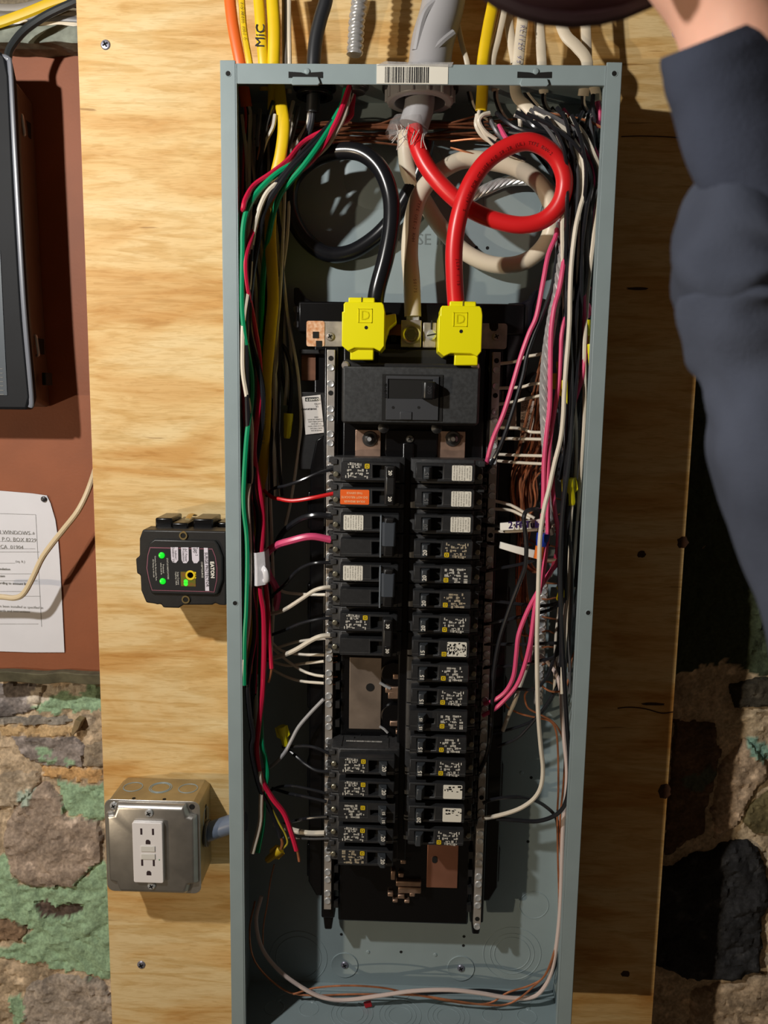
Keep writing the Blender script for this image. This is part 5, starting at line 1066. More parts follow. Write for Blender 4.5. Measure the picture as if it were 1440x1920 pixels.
nut((526, 1592), (500, 1614), .040, .0052, 'dim yellow wire nut at the bottom of the left bundle', m_=mat('nut_amber', rgb(214, 180, 30), .45))
seg(W_BLACK, .0022, [(520, 640, .07), (535, 655, .064), (545, 690, .060), (546, 730, .060), (542, 776, .062)], 'black twisted wire going down into the left gutter wire nut')
RG = 'yellow wire nuts in the right bundle'
for p0, p1, Y_, r_, lb, w_ in (((1061, 624), (1058, 650), .055, .0035, 'small yellow wire nut behind the black wires, highest of the centre group on the right', False), ((1050, 678), (1050, 712), .045, .0036, 'yellow wire nut partly covered by a pink wire on the right', False),
                           ((1040, 700), (1041, 730), .044, .0034, 'yellow wire nut peeking out left of the pink wire on the right', False), ((1059, 712), (1064, 764), .040, .0062, 'largest bright yellow wire nut, behind the long white wire on the right', True),
                           ((1101, 600), (1100, 630), .040, .0036, 'yellow wire nut beside the right flange, topmost of the three there', False), ((1106, 612), (1104, 650), .044, .0036, 'yellow wire nut beside the right flange, middle of the three there', False), ((1107, 645), (1109, 700), .030, .0030, 'narrow yellow wire nut beside the right flange, lowest of the three there', False),
                           ((1066, 897), (1072, 947), .034, .0056, 'yellow wire nut level with the topmost right breaker pair', True), ((1062, 1090), (1048, 1126), .048, .0052, 'yellow wire nut lowest in the right gutter', True)):
    nut(p0, p1, Y_ - .014, r_, lb, RG, wing=w_)
o = nut((1019, 1000), (1011, 1046), .020, .0066, 'blue and orange wire nut under the handwritten white tag', None, mat('nut_blue', rgb(30, 62, 170), .4), False)
mb = MB(); a, b = P(1013, 1024, .018), P(1009, 1047, .018); mb.tube([a, b], .0048, 14); mb.build('orange_skirt', mat('nut_orange', rgb(222, 110, 30), .45), o)
# ================================================================= RIGHT SIDE NAMED WIRES
o = seg(W_WHITE, .0021, [(1002, 211, .030), (1030, 222, .024), (1063, 247, .020), (1083, 275, .018), (1094, 306, .018), (1096, 358, .016), (1088, 390, .014), (1079, 430, .012), (1072, 490, .012), (1069, 546, .012), (1068, 600, .012), (1065, 645, .012), (1061, 693, .012), (1058, 737, .012), (1056, 781, .012), (1051, 824, .012), (1040, 868, .012), (1030, 915, .010), (1020, 955, .008), (1013, 1005, .006), (1011, 1053, .006), (1009, 1119, .008), (1007, 1206, .010), (1008, 1300, .012), (1010, 1350, .016), (1014, 1400, .022), (1018, 1440, .026), (1015, 1472, .028), (1004, 1494, .030), (985, 1510, .032), (962, 1521, .034), (930, 1530, .036), (904, 1535, .036)],
        'long white wire down the front of the right side, curling left at its end', 'long wires on the right side')
seg(W_BLACK, .0021, [(1004, 216, .034), (1032, 230, .028), (1060, 258, .024), (1076, 290, .022), (1084, 340, .020), (1078, 430, .018), (1068, 520, .016), (1067, 600, .018), (1072, 700, .016), (1072, 780, .016), (1068, 850, .014), (1058, 930, .012), (1052, 1000, .012), (1050, 1080, .014), (1052, 1160, .016), (1056, 1240, .018), (1060, 1300, .020), (1064, 1370, .024), (1068, 1420, .028), (1067, 1470, .030), (1060, 1506, .032), (1046, 1525, .034), (1024, 1536, .036), (1000, 1540, .038), (968, 1538, .038), (930, 1535, .038)],
    'long black wire down the right side curving left beneath the long white one', 'long wires on the right side')
seg(W_BLACK, .0020, [(905, 1506, .036), (924, 1499, .038), (952, 1495, .040), (978, 1495, .044), (1003, 1501, .050), (1024, 1513, .056), (1042, 1532, .060), (1048, 1564, .064), (1055, 1619, .070), (1058, 1700, .074), (1050, 1780, .076), (1022, 1845, .080), (970, 1862, .084), (900, 1857, .084), (800, 1862, .084), (700, 1868, .084), (600, 1862, .084), (560, 1850, .080)],
    'black wire arching from the third lowest right breaker and running along the panel bottom', 'wires lying along the panel bottom')
seg(mat('wire_pinkwhite', rgb(214, 196, 190), .4), .0023, [(1011, 1228, .050), (1030, 1245, .046), (1045, 1268, .042), (1052, 1300, .040), (1054, 1340, .040), (1058, 1390, .040), (1063, 1440, .042), (1062, 1490, .044), (1056, 1545, .048), (1053, 1620, .052), (1051, 1690, .056), (1045, 1760, .058), (1034, 1822, .060), (1015, 1858, .060), (991, 1871, .060), (947, 1870, .058), (900, 1862, .056), (842, 1856, .054), (775, 1858, .054), (717, 1866, .054), (650, 1875, .054), (612, 1872, .054), (574, 1856, .052), (526, 1822, .050), (492, 1779, .050), (480, 1726, .054), (490, 1680, .060)],
    'long off-white wire crossing the bottom of the panel from side to side', 'wires lying along the panel bottom')
cop = [([(946, 1317, .06), (954, 1328, .058), (978, 1339, .054), (1007, 1346, .052), (1031, 1352, .050), (1042, 1369, .050), (1046, 1405, .050), (1047, 1477, .052), (1045, 1531, .054), (1046, 1608, .058), (1048, 1695, .060), (1042, 1770, .062), (1022, 1828, .064), (995, 1847, .062), (952, 1861, .060), (920, 1880, .058), (880, 1882, .058), (837, 1876, .058), (765, 1862, .058), (717, 1852, .058), (655, 1848, .058), (593, 1852, .058), (550, 1864, .058)], 'bare copper wire from mid right that ends at the left of the panel bottom'),
       ([(1000, 1290, .05), (988, 1297, .046), (984, 1308, .044), (991, 1328, .044), (1015, 1341, .044), (1037, 1354, .044), (1053, 1378, .046), (1059, 1411, .048), (1056, 1477, .050), (1050, 1542, .054), (1052, 1640, .058), (1048, 1740, .058), (1030, 1815, .058), (1000, 1850, .056), (957, 1881, .056), (909, 1884, .056), (837, 1874, .056), (780, 1866, .060), (670, 1864, .060), (574, 1866, .060), (526, 1852, .062), (478, 1803, .064), (468, 1745, .066), (478, 1690, .068)], 'bare copper wire with a small hook at mid right, running round the bottom'),
       ([(1011, 1282, .040), (1029, 1295, .036), (1046, 1297, .034), (1059, 1291, .032), (1067, 1270, .034), (1072, 1236, .040), (1078, 1220, .05)], 'short bare copper loop beside the black wires at mid right')]
for pts, lb in cop: seg(COPPER, .0011, pts, lb, 'bare copper wires lower right', name='bare_wire', n=6)
seg(COPPER, .0008, [(514, 1621, .06), (507, 1652, .066), (501, 1696, .07), (494, 1736, .07), (493, 1775, .07)], 'thin bare wire hanging below the lower left wire nut', name='bare_wire', n=6)
MB_ = MB().box(X(683, 1880, .06), X(697, 1880, .06), .058, .060, Z(690, 1887, .06), Z(690, 1876, .06), .3).build('red_scrap', mat('scrap_red', rgb(190, 30, 40), .4), None, .0006); tag(MB_, 'small red scrap lying on the panel bottom', 'scrap')
seg(W_BLACK, .0017, [(933, 1400, .050), (968, 1385, .048), (989, 1365, .046), (1011, 1339, .044), (1033, 1308, .044), (1052, 1270, .048), (1068, 1220, .054)], 'black wire slanting down left below the pink pair', 'black wires crossing to the lower right breakers')
seg(W_BLACK, .0017, [(915, 1378, .054), (968, 1364, .058), (1003, 1348, .060), (1029, 1319, .060), (1050, 1280, .062)], 'dim black wire slanting just above the bright slanting one', 'black wires crossing to the lower right breakers')
seg(W_WHITE, .0022, [(1001, 1205, .046), (989, 1246, .044), (974, 1289, .044), (965, 1316, .046), (954, 1340, .050), (943, 1370, .056)], 'short white wire slanting down left between the pink pair and the ground bar')
seg(W_BLACK, .0020, [(1030, 990, .030), (1024, 968, .022), (1012, 957, .018), (998, 955, .016), (986, 960, .014), (982, 974, .012), (985, 1000, .012), (987, 1031, .012), (984, 1064, .014), (972, 1097, .018), (954, 1145, .022), (936, 1202, .026), (926, 1261, .030), (923, 1316, .034), (921, 1360, .036), (914, 1411, .038), (900, 1446, .040)],
    'black wire looping in front of the handwritten tag and hanging beside the right bar', 'long wires on the right side')
PK = 'pink wires on the right side'
pinks = [([(1044, 430, .040), (1041, 446, .032), (1028, 478, .026), (1018, 530, .022), (1006, 592, .020), (992, 625, .020), (977, 667, .020), (962, 718, .020), (944, 776, .020), (924, 824, .022), (912, 870, .028)], .0021, 'pink wire slanting alone across the grey back to the topmost right breaker'),
         ([(1050, 400, .050), (1057, 418, .036), (1061, 450, .026), (1055, 504, .020), (1048, 545, .018), (1039, 578, .016), (1033, 627, .016), (1032, 693, .016), (1031, 759, .016), (1025, 813, .016), (1020, 868, .016), (1019, 930, .018), (1016, 985, .022)], .0021, 'straight pink wire in front of the stranded aluminium cable'),
         ([(1066, 560, .040), (1060, 590, .026), (1053, 627, .022), (1051, 662, .022), (1048, 715, .022), (1041, 762, .022), (1033, 813, .020), (1028, 864, .018), (1027, 944, .018), (1027, 1000, .020), (1025, 1022, .018), (1020, 1064, .016), (1015, 1097, .016), (1005, 1130, .016), (1000, 1162, .018), (994, 1206, .020), (983, 1250, .024), (970, 1283, .028), (949, 1309, .032), (928, 1329, .036), (905, 1342, .040)], .0021, 'pink wire passing the blue wire nut and curving to the lower of two pink-fed breakers'),
         ([(1060, 1035, .040), (1053, 1049, .032), (1033, 1071, .026), (1016, 1097, .022), (997, 1130, .020), (983, 1160, .020), (972, 1192, .020), (968, 1228, .022), (963, 1267, .026), (950, 1294, .030), (930, 1311, .034), (908, 1320, .040)], .0021, 'pink wire on the left of the pair curving to the upper of two pink-fed breakers'),
         ([(1104, 540, .040), (1099, 542, .032), (1094, 560, .026), (1097, 627, .024), (1097, 662, .022), (1092, 704, .022), (1080, 743, .022), (1069, 776, .024), (1061, 790, .034), (1050, 830, .046)], .0022, 'pink wire with a hooked top beside the right flange'),
         ([(1108, 590, .038), (1103, 572, .034), (1100, 576, .034), (1102, 596, .036)], .0020, 'tiny pink hook above the flange-side wire nuts'),
         ([(1040, 860, .040), (1036, 890, .028), (1037, 920, .024), (1040, 955, .022), (1046, 992, .024), (1045, 1031, .030), (1038, 1060, .040)], .0021, 'short pink wire right of the blue wire nut'),
         ([(935, 236, .050), (948, 258, .040), (960, 275, .034)], .0022, 'short pink wire disappearing over the red loop at its left'),
         ([(972, 214, .046), (1000, 216, .040), (1030, 219, .034), (1060, 232, .030), (1085, 248, .028), (1105, 268, .026), (1118, 290, .026), (1130, 330, .032), (1130, 400, .05)], .0024, 'bright pink wire arching over the top right corner beside the white one'),
         ([(1120, 190, .050), (1124, 215, .046), (1120, 240, .050)], .0022, 'short pink wire coming out of the rightmost white cable'),
         ([(1052, 1040, .036), (1040, 1058, .032), (1030, 1078, .030), (1012, 1104, .026), (1004, 1150, .024), (998, 1185, .026), (992, 1240, .032)], .0022, 'pink wire between the curving pair and the ground bar')]
for pts, r_, lb in pinks: seg(W_PINK, r_, pts, lb, PK)
seg(W_BLACK, .0019, [(1050, 440, .040), (1044, 485, .030), (1035, 540, .024), (1018, 586, .022), (1001, 627, .022), (988, 665, .022), (980, 705, .022), (966, 754, .022), (946, 816, .022), (929, 855, .024), (912, 885, .030)], 'black wire slanting beside the lone pink wire to the topmost right breaker', 'long wires on the right side')
seg(mat('wire_violet_black', rgb(60, 52, 66), .4), .0022, [(1046, 430, .05), (1044, 500, .046), (1036, 600, .044), (1031, 640, .046)], 'dark violet-black wire behind the straight pink one')
# stranded aluminium ground conductor
def stranded(lb, pts, r_, ns=7):
    c_ = MB().tube(PP(pts), r_ * .55, 8, 8); o = c_.build('stranded_conductor', ALU, None); path = c_.path; tag(o, lb, 'cable')
    for s in range(ns):
        pp_ = []
        for i, p_ in enumerate(path):
            t_ = (path[min(i + 1, len(path) - 1)] - path[max(i - 1, 0)]).normalized(); nn = (Vector((0, -1, 0)) - t_ * t_.dot(Vector((0, -1, 0)))).normalized(); b_ = t_.cross(nn)
            a = 2 * math.pi * s / ns + i * .34; pp_.append(p_ + (b_ * math.cos(a) + nn * math.sin(a)) * r_ * .66)
        MB().tube(pp_, r_ * .36, 6, 1).build('aluminium_strand', ALU, o)
    return o
stranded('stranded bare aluminium conductor running down the right side behind pink wires', [(880, 372, .086), (920, 350, .084), (960, 338, .082), (1000, 340, .078), (1035, 358, .072), (1050, 400, .056), (1052, 450, .040), (1048, 510, .028), (1040, 570, .024), (1031, 625, .022), (1024, 680, .022), (1021, 740, .022), (1023, 800, .022), (1027, 860, .024), (1032, 930, .036), (1030, 1000, .05)], .0052, 7)
seg(ALU, .0014, [(865, 380, .088), (910, 365, .086), (950, 348, .084), (990, 345, .082)], 'thin bare strand behind the white loop at the upper right', name='bare_wire')
# neutrals to the right bar
NW = 'white wires crossing to the right neutral bar'
ord_ = ('topmost', 'second from the top', 'third from the top', 'fourth from the top', 'fifth from the top', 'sixth from the top', 'seventh from the top', 'eighth from the top', 'lowest')
for k, pts in enumerate(([(1024, 659), (1009, 665), (987, 669), (966, 678), (937, 682)], [(1022, 719), (998, 720), (977, 726), (935, 728)], [(1022, 740), (998, 745), (981, 749), (966, 753), (935, 758)], [(1024, 811), (996, 810), (979, 804), (935, 801)], [(1023, 824), (980, 823), (931, 822)], [(1023, 855), (980, 854), (931, 852)], [(1022, 870), (980, 868), (928, 864)], [(1002, 972), (983, 961), (957, 947), (926, 939)], [(994, 973), (978, 966), (957, 957), (922, 954)])):
    n_ = len(pts); seg(W_WHITE, .0016, [(a, b, .034 + .012 * i / (n_ - 1)) for i, (a, b) in enumerate(pts)], 'white wire crossing to the right neutral bar, %s of nine' % ord_[k], NW, n=6)
seg(W_WHITE, .0015, [(1060, 975, .03), (1040, 985, .03), (1015, 992, .028), (985, 995, .030), (950, 997, .036), (924, 997, .044)], 'white wire passing just under the handwritten tag', n=6)
seg(W_WHITE, .0018, [(1046, 1049, .034), (1030, 1050, .032), (1010, 1048, .030)], 'short white wire leaving the blank white tag to the right', n=6)
# tags
def strip(pxs, Y0, Y1, name, m_, lb, cat):
    a, b, c_, d = pxs; P0, P1, P2, P3 = P(a[0], a[1], Y0), P(b[0], b[1], Y1), P(c_[0], c_[1], Y1), P(d[0], d[1], Y0); mb = MB(); rs = []; n_ = 8
    for i in range(n_ + 1):
        t = i / n_; top = P0.lerp(P1, t); bot = P3.lerp(P2, t); top.y += -.003 * math.sin(math.pi * t); bot.y += -.003 * math.sin(math.pi * t)
        rs.append([top, bot, bot + Vector((0, .0035, 0)), top + Vector((0, .0035, 0))])
    o = mb.ring(rs).build(name, m_, None, .0006); tag(o, lb, cat); return o
TG = mat('tag_white', rgb(235, 232, 224), .5)
tg = strip([(938, 981), (1016, 973), (1015, 990), (938, 995)], .030, .022, 'cable_tag', TG, 'white tag with the handwritten words 2Fl Tub', 'tag')
mb = MB(); p_ = P(982, 984, .0215); text(mb, '2 Fl Tub', p_.x, p_.z, .0205, .0098, 3, .95, .00035); mb.build('handwriting', mat('marker_violet', rgb(50, 28, 90), .5), tg)
strip([(938, 1016), (1008, 1033), (1009, 1049), (936, 1028)], .032, .026, 'cable_tag', TG, 'blank white tag slanting below the handwritten one', 'tag')
# black wires from the right breakers
BK = 'black wires crossing from the right breakers to the right gutter'
bl_ = [([(893, 1075), (935, 1066), (972, 1059), (998, 1051), (1012, 1042), (1030, 1020)], 'leaving the fifth right breaker toward the blue nut'), ([(905, 1125), (924, 1127), (967, 1132), (1003, 1136), (1033, 1134), (1055, 1125), (1072, 1105)], 'sagging behind the pink pair'),
       ([(900, 1171), (919, 1169), (950, 1162), (978, 1156), (1011, 1149), (1042, 1138), (1066, 1110)], 'grey sheened, rising to the lowest right wire nut'), ([(905, 1208), (950, 1208), (989, 1208), (1030, 1206), (1055, 1203), (1070, 1180)], 'running level across the ground bar'),
       ([(905, 1253), (925, 1250), (957, 1248), (1011, 1239), (1044, 1228), (1066, 1190)], 'second level one across the ground bar'), ([(930, 1296), (972, 1292), (1002, 1292), (1024, 1272), (1037, 1239), (1050, 1200)], 'curling up at the foot of the ground bar'),
       ([(905, 985), (930, 986), (960, 988)], 'entering the handwritten tag'), ([(905, 1018), (925, 1020), (945, 1023)], 'entering the blank tag')]
for pts, lb in bl_: seg(W_BLACK, .0018, [(a, b, .040 + (.006 if i in (0,) else 0) - .002 * min(i, 3)) for i, (a, b) in enumerate(pts)], 'black wire ' + lb, BK, n=6)
# ground bar on the right
gb = thing('ground_bar', 'narrow metal ground bar full of screws in the right gutter, behind the long white wire', 'ground bar', (X(1011, 1230, .07), .09, Z(1011, 1330, .07)))
xg = X(1014, 1230, .07); MB().box(xg - .0045, xg + .0045, .070, .080, Z(1011, 1322, .07), Z(1016, 1090, .07)).build('bar', BARM, gb, .0004)
k = 0; z_ = Z(1014, 1096, .07)
while z_ > Z(1011, 1316, .07): sc = link('screw', SM, None, gb, Vector((xg, .0695, z_)) - gb.location); z_ -= .0072; k += 1
MB().box(xg - .006, xg + .006, .074, .086, Z(1011, 960, .07), Z(1011, 904, .07)).build('upper_block', mat('grey_block', rgb(150, 148, 144), .5, .3), gb, .001)
for k in range(12):
    py = 930 + 32 * k + random.uniform(-4, 4); seg(COPPER, .0010, [(1016, py, .066), (1028, py + random.uniform(-3, 3), .066), (1044, py + random.uniform(-2, 6), .072), (1056, py + random.uniform(-14, 14), .080)], 'short bare copper wire leaving the right side of the ground bar', 'copper wires right of the ground bar', name='bare_wire', n=6, cat='wire')
# copper fan
rnd = random.Random(21)
for k in range(22):
    x0_ = 1022 - rnd.uniform(0, 8); y0_ = 650 + 11 * k + rnd.uniform(-6, 6); xm = 958 + (k % 11) * 4.6 + rnd.uniform(-3, 3); ym = 905 + rnd.uniform(-20, 20); xe = 972 + (k % 7) * 3.4; f_ = rnd.uniform(.05, .075)
    ye = rnd.choice((1010, 1060, 1130, 1180, 1230)); pts = [(x0_ + 6, y0_ - 20, .06), (x0_, y0_, .056)] + [((x0_ * (1 - t) + xm * t), (y0_ * (1 - t) + ym * t), f_) for t in (.35, .7)] + [(xm, ym, f_), (xm + 2, ym + 45, f_), (xe, 990, f_ + .004), (xe - 4, (990 + ye) / 2, .075), (xe + rnd.uniform(-2, 6), ye, .078), (xe + 22, ye + 14, .076)]
    if y0_ > 850: pts = pts[:2] + pts[4:]
    seg(COPPER if k % 2 else COPSHADE, .0011, pts, 'bare copper wire in the fan behind the stranded conductor on the right', 'bare copper fan on the right', name='bare_wire', n=6)
# copper bundle along the top back
for k in range(24):
    y0_ = rnd.uniform(228, 268); f_ = rnd.uniform(.062, .09); x0_ = rnd.uniform(470, 560); x1_ = rnd.uniform(870, 990) if k % 3 else rnd.uniform(730, 780)
    seg(COPSHADE, .0010, [(x0_, y0_ + rnd.uniform(-20, 30), f_)] + [(x0_ + (x1_ - x0_) * t, 248 + (y0_ - 248) * (.9 if t < .9 else 1.6) + rnd.uniform(-5, 5), f_ + rnd.uniform(-.004, .004)) for t in (.25, .5, .75)] + [(x1_, y0_ + rnd.uniform(-26, 20), f_)],
        'bare copper wire in the sheaf crossing behind the top connectors', 'bare copper wires across the top back', name='bare_wire', n=5)
seg(COPPER, .0012, [(1010, 210, .050), (1040, 214, .044), (1070, 219, .040), (1100, 226, .036), (1122, 236, .030), (1133, 243, .026)], 'bare copper wire arching toward the top right flange', name='bare_wire', n=6)
seg(COPPER, .0010, [(845, 265, .060), (870, 262, .056), (895, 260, .052), (912, 260, .052)], 'bare copper wire left of the upper white wires, straight upper one', name='bare_wire', n=6)
seg(COPPER, .0010, [(845, 277, .060), (868, 283, .056), (892, 290, .056), (925, 298, .060), (985, 306, .066)], 'bare copper wire passing over the white loop', name='bare_wire', n=6)
# dense right-hand bundle
def gutter(k, m_, r_, lb, grp, x0_, x1_, y0_, y1_, Ya, Yb, amp, top=None):
    pts = list(top or []); n_ = 9; ph = rnd.uniform(0, 6.28)
    for i in range(n_ + 1):
        t = i / n_; y_ = y0_ + (y1_ - y0_) * t; bx = x0_ + (x1_ - x0_) * t; f_ = Ya + (Yb - Ya) * t
        pts.append((bx + amp * math.sin(ph + t * 7) + rnd.uniform(-amp, amp) * .6, y_, f_ + rnd.uniform(-.005, .005)))
    seg(m_, r_, pts, lb, grp, n=6)
mats_ = {'black': W_BLACK, 'white': W_WHITE, 'grey': W_GREY, 'red': W_PINK}
for k in range(52):
    c_ = ('black', 'grey', 'white', 'black', 'grey', 'black', 'white', 'white', 'black', 'red' if k < 20 else 'black')[k % 10]
    xa = rnd.uniform(1060, 1124); ymax = rnd.choice((700, 900, 1100, 1250, 1300)); dep = rnd.uniform(.014, .07)
    xs = rnd.uniform(960, 1115); ys_ = rnd.uniform(200, 225)
    xr = 1134 - .047 * (ymax - 200) - 14 - rnd.uniform(0, 46 if ymax < 1000 else 26)
    top = [(xs, ys_, dep), (xs + (xa - xs) * .45, ys_ + 28, dep - .004), (xs + (xa - xs) * .8, ys_ + 66, dep - .006)]
    gutter(k, mats_[c_], rnd.choice((.0017, .0019, .0021)), '%s insulated wire in the crowded bundle along the right inner side of the panel' % c_, '%s wires in the right bundle' % c_, xa, xr, 330, ymax, dep, min(.088, dep + .01), 5, top)
for k in range(14):
    y0_ = rnd.uniform(560, 900); xa = rnd.uniform(1062, 1095); c_ = ('black', 'white', 'grey')[k % 3]; seg(mats_[c_], .0020, [(xa + 14, y0_ - 60, .05), (xa + 8, y0_, .036), (xa + rnd.uniform(-2, 8), y0_ + 90, .03), (xa - 6 + rnd.uniform(-4, 6), y0_ + 190, .034), (1070 + rnd.uniform(-14, 6), min(1290, y0_ + 330), .05)], '%s wire in the front layer of the right bundle, starting below the red loop' % c_, 'front %s wires of the right bundle' % c_, n=6)
# dim wires behind the left bundle
for k in range(20):
    c_ = 'black' if k % 2 else 'white'; xa = rnd.uniform(456, 545); dep = rnd.uniform(.055, .09); ymax = rnd.choice((760, 880, 930, 1100, 1240))
    x1_ = rnd.uniform(505, 545) if ymax < 950 else rnd.uniform(470, 505)
    gutter(k, mats_[c_], .0018, 'shaded %s insulated wire behind the coloured bundle on the left inner side' % c_, 'shaded %s wires in the left gutter' % c_, xa, x1_, 215, ymax, dep, dep, 6)
seg(W_WHITE, .0017, [(520, 520, .07), (535, 570, .07), (548, 640, .066), (557, 690, .064), (562, 740, .064), (564, 800, .064), (556, 870, .066), (545, 940, .070), (535, 985, .074)], 'single off-white wire hanging free past the rating label on the left', n=6)
for k, (m_, pts) in enumerate(((W_BLACK, [(505, 215, .04), (494, 250, .036), (490, 300, .04), (482, 340, .05)]), (W_BLACK, [(512, 190, .040), (500, 230, .034), (494, 268, .036), (487, 300, .045)]), (W_WHITE, [(516, 215, .036), (512, 238, .034), (500, 262, .036), (490, 290, .045)]), (W_GREY, [(488, 205, .046), (484, 240, .042), (482, 275, .046)]),
                               (W_WHITE, [(550, 190, .06), (542, 225, .056), (540, 260, .06), (530, 300, .07)]), (W_GREY, [(560, 200, .06), (552, 240, .056), (540, 280, .060), (520, 320, .07)]))):
    seg(m_, .0020, pts, ('black wire splitting off the cut yellow cable, outer one', 'black wire splitting off the cut yellow cable, inner one', 'white wire just below the cut yellow cable', 'grey wire left of the cut yellow cable', 'white wire right of the long yellow cable near the top', 'grey wire right of the long yellow cable near the top')[k], 'short wires under the top left cables', n=6)
# upper right wire arcs
ua = [(W_BLACK, [(931, 212, .05), (945, 224, .042), (965, 238, .036), (985, 245, .032), (1015, 247, .030), (1040, 254, .030), (1060, 272, .030), (1076, 300, .030), (1080, 345, .034)], 'black wire sweeping in a broad arc over the red loop, upper one'), (W_BLACK, [(955, 248, .04), (980, 252, .034), (1005, 254, .030), (1030, 262, .028), (1050, 280, .026), (1066, 310, .026), (1078, 360, .030)], 'black wire sweeping closest above the red loop'),
      (W_BLACK, [(976, 205, .044), (990, 226, .038), (1006, 240, .034), (1025, 246, .034), (1050, 262, .034)], 'short black wire dropping from the printed white cable'), (W_WHITE, [(973, 200, .044), (975, 225, .042), (976, 240, .046)], 'short white wire dropping straight from the printed white cable'),
      (W_WHITE, [(895, 215, .046), (893, 235, .044), (905, 255, .046), (925, 268, .05), (940, 275, .06)], 'cream wire curling below the yellow cable at upper right'), (W_WHITE, [(918, 212, .044), (905, 216, .042), (898, 228, .042), (910, 248, .044), (930, 262, .046)], 'second cream wire curling below the yellow cable at upper right'),
      (W_BLACK, [(1062, 228, .04), (1085, 228, .038), (1100, 244, .036), (1112, 268, .036), (1118, 300, .04)], 'black wire under the bright pink arch'), (W_BLACK, [(1112, 178, .044), (1111, 200, .042), (1114, 235, .044), (1118, 280, .05), (1110, 340, .05)], 'thick black wire dropping from the rightmost white cable'),
      (W_GREY, [(918, 222, .05), (930, 245, .046), (945, 262, .046), (962, 272, .05)], 'grey wire between the cream curls and the short pink wire')]
for m_, pts, lb in ua: seg(m_, .0022, pts, lb, 'wire arcs at the upper right', n=8)
# ================================================================= TOP LEFT CABLES, BEIGE CORD
wire('yellow_cable', mat('cable_yellow_dull', rgb(214, 178, 24), .5), .0055, [(-60, 60, .128), (0, 42, .128), (50, 24, .128), (100, 4, .128), (160, -14, .13)], 'yellow cable crossing the top left corner above the ledge', None, 'cable', flat=.6)
wire('black_cable', mat('cable_black2', rgb(44, 48, 50), .4), .0042, [(14, 112, .100), (20, 90, .105), (45, 58, .110), (85, 30, .112), (135, 6, .112), (180, -14, .114)], 'black cable rising from the cabinet past the ledge at top left', None, 'cable')
for k, (y0_, y1_, m_) in enumerate(((38, 56, W_CREAM), (60, 52, W_CREAM), (30, 30, mat('cable_greybrown', rgb(130, 124, 116), .5)), (12, 8, mat('cable_greybrown', rgb(130, 124, 116), .5)), (48, 38, W_GREY))):
    wire('dusty_cable', m_, .0048, [(-60, y0_, .15), (30, y0_ + 4, .152), (90, y1_ - 3, .152), (170, y1_, .156)], 'dusty pale cable on the ledge at top left, %s of five' % ('middle', 'lowest', 'second from the top', 'topmost', 'fourth from the top')[k], 'dusty cables on the ledge', 'cable', flat=.7)
wire('beige_cord', mat('cord_beige', rgb(216, 196, 160), .45), .0034, [(-60, 1119, .12), (0, 1119, .12), (28, 1121, .12), (45, 1112, .12), (62, 1082, .12), (78, 1048, .12), (96, 1022, .12), (120, 992, .122), (145, 960, .126), (162, 928, .134), (174, 896, .145), (182, 870, .16)], 'beige cord crossing in front of the paper form', None, 'cord', n=10)
# ================================================================= PERSON (raised arm) AND HELD OBJECT
YA = -.42
def A(px, py, Y=YA): return P(px, py, Y)
per = thing('person', 'person in a dark navy long-sleeved top reaching up on the right, one forearm in view', 'person', A(1500, 1300, -.44))
NAVY = mat('navy_knit', rgb(64, 69, 82), .95, 0, .22, 14, .5, 900, spec=.1)
def sleeve(name, rows, m_, bumps=0, n=56, rib=0):
    # rows: (left px, left py, centre offset px right, centre py delta, radius px, depth factor)
    pts = [Vector(r_) for r_ in rows]; mb = MB(); rs = []; ctr = spline([Vector((r_[0], r_[1], 0)) for r_ in rows], 6); rad = spline([Vector((r_[2], r_[3], 0)) for r_ in rows], 6)
    N_ = len(ctr)
    for i in range(N_):
        c2 = ctr[i]; t2 = (ctr[min(i + 1, N_ - 1)] - ctr[max(i - 1, 0)]).normalized(); pr = Vector((t2.y, -t2.x, 0)); ring = []
        for k in range(n):
            a = 2 * math.pi * k / n; r_ = rad[i].x; w = math.cos(a) * r_; d = math.sin(a) * r_ / 4200
            if rib: q_ = 1 + rib * math.cos(a * 28); w *= q_; d *= q_
            if bumps:
                nz = bumps * noise.noise(Vector((i * .22, math.cos(a) * 1.8, math.sin(a) * 1.8))) ; w += nz; d += nz / 4200 * math.sin(a)
            p2 = c2 + pr * w
            base = P(p2.x, p2.y, YA + rad[i].y); v = base.copy(); s_ = (base - CAM).normalized(); v = base + s_ * d; ring.append(v)
        rs.append(ring)
    mb.ring(rs); return mb
# rows = centre px, centre py, radius px, depth offset
sl = sleeve('sleeve', [(1530, 405, 120, .0), (1500, 428, 168, .0), (1474, 452, 200, 0), (1462, 482, 203, 0), (1464, 505, 209, 0), (1478, 530, 203, 0), (1478, 552, 210, 0), (1480, 590, 210, .0), (1500, 660, 200, 0), (1530, 760, 212, -.005), (1560, 880, 216, -.01), (1600, 1010, 214, -.012), (1650, 1160, 216, -.02), (1730, 1350, 250, -.03), (1850, 1600, 300, -.04)], NAVY, bumps=24)
sl.build('sleeve', NAVY, per)
cf = sleeve('cuff', [(1362, 60, 132, .0), (1378, 100, 146, .0), (1402, 160, 152, 0), (1436, 250, 160, 0), (1476, 340, 158, 0), (1510, 420, 160, 0), (1530, 470, 150, 0)], NAVY, bumps=4, rib=.006)
cf.build('ribbed_cuff', mat('navy_rib', rgb(57, 62, 76), .95, 0, .15, 20, .4, 700, spec=.1), per, label='ribbed cuff')
SKIN = mat('skin', rgb(224, 172, 150), .5, 0, .06, 18, .15, 260); SKIN.node_tree.nodes['Principled BSDF'].inputs['Subsurface Weight'].default_value = .12; SKIN.node_tree.nodes['Principled BSDF'].inputs['Subsurface Radius'].default_value = (.01, .004, .002)
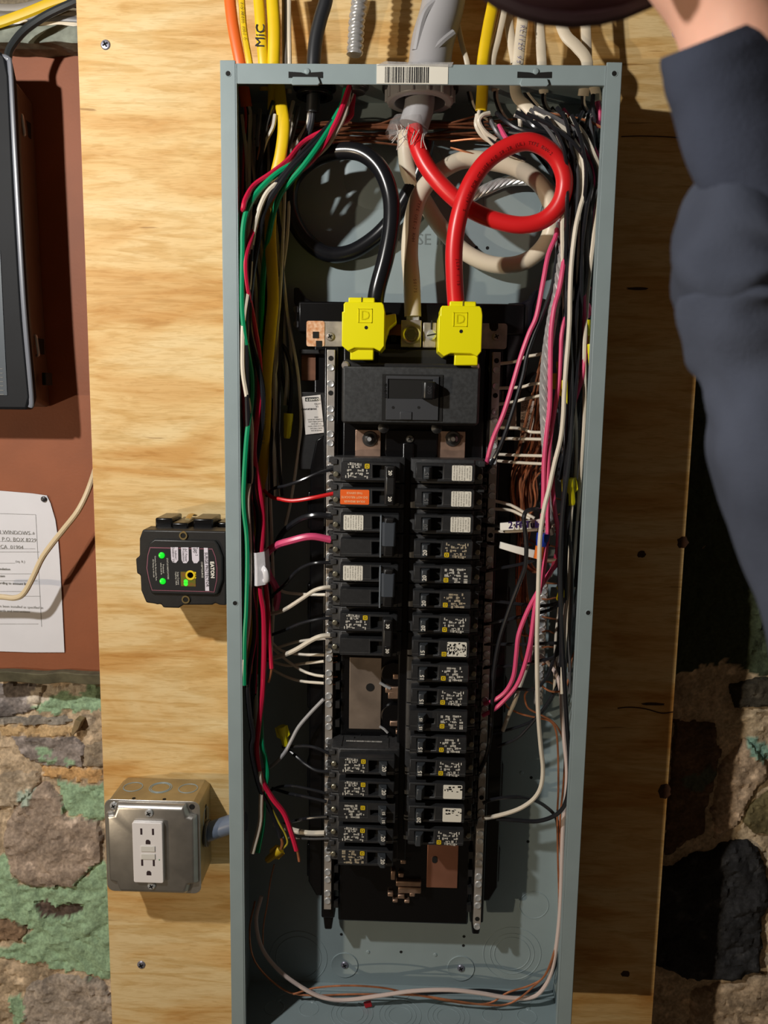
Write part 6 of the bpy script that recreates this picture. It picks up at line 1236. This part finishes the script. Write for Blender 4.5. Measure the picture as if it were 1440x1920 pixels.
def skin_obj(name, verts, edges, radii, m_, parent, lv=2, root=0):
    og = wloc(parent); me = bpy.data.meshes.new(name); me.from_pydata([v - og for v in verts], edges, [])
    o = bpy.data.objects.new(name, me); COL.objects.link(o); o.parent = parent; me.materials.append(m_)
    md = o.modifiers.new('skin', 'SKIN'); sv = me.skin_vertices[0].data if me.skin_vertices else None
    if sv is None:
        bm = bmesh.new(); bm.from_mesh(me); bm.verts.layers.skin.verify(); bm.to_mesh(me); bm.free(); sv = me.skin_vertices[0].data
    for i, r_ in enumerate(radii): sv[i].radius = r_ if isinstance(r_, tuple) else (r_, r_); sv[i].use_root = (i == root)
    md.use_smooth_shade = True; s2 = o.modifiers.new('sub', 'SUBSURF'); s2.levels = lv; s2.render_levels = lv; return o
Wc = A(1366, 60); up = Vector((-.10, 0, .12)).normalized()
V_ = [A(1430, 220), A(1378, 70), A(1352, -20, YA - .002), A(1310, -130, YA - .005)]; E_ = [(0, 1), (1, 2), (2, 3)]; Rr = [(.030, .026), (.0285, .022), (.031, .020), (.040, .017)]
palm = A(1290, -230, YA - .008); V_.append(palm); E_.append((3, 4)); Rr.append((.040, .016))
fing = [((1235, -330), (1150, -360), (1080, -330), (1050, -270)), ((1250, -280), (1150, -290), (1065, -255), (1040, -200)), ((1250, -220), (1160, -215), (1075, -185), (1055, -130)), ((1255, -165), (1180, -145), (1110, -115), (1090, -75))]
for f_ in fing:
    b_ = 4 if f_[0][1] < -200 else 3; prev = b_
    for k, (x_, y_) in enumerate(f_): V_.append(A(x_, y_, YA - .014 - .016 * math.sin(min(k, 3) * 1.0))); E_.append((prev, len(V_) - 1)); prev = len(V_) - 1; Rr.append((.0100 - .0009 * k, .0095 - .0009 * k))
prev = 3
for k, (x_, y_) in enumerate(((1390, -170), (1360, -270), (1300, -340))): V_.append(A(x_, y_, YA - .03 - .006 * k)); E_.append((prev, len(V_) - 1)); prev = len(V_) - 1; Rr.append((.0125 - .001 * k, .0115 - .001 * k))
skin_obj('forearm_and_hand', V_, E_, Rr, SKIN, per, 2, 0)
cc_ = A(1088, -302, YA + .02); R_ = .071
mb = MB(); rs = []
for i in range(19):
    t = math.pi * i / 18; rs.append([cc_ + Vector((R_ * math.sin(t) * math.cos(2 * math.pi * k / 40), -.020 * math.cos(t), R_ * math.sin(t) * math.sin(2 * math.pi * k / 40))) for k in range(40)])
mb.ring(rs, False); ho = mb.build('held_object', mat('dark_maroon', rgb(46, 20, 24), .5, 0, .3, 30), None); tag(ho, 'dark maroon rounded object in the raised hand, cut by the top edge of the frame', 'held object')
MB().tube([cc_ + Vector((R_ * math.cos(a), 0, R_ * math.sin(a))) for a in [2 * math.pi * k / 40 for k in range(41)]], .004, 8, 1).build('rim', mat('dark_maroon_rim', rgb(36, 18, 22), .5), ho)
for lb_, nm_ in LABELS.items():
    pass
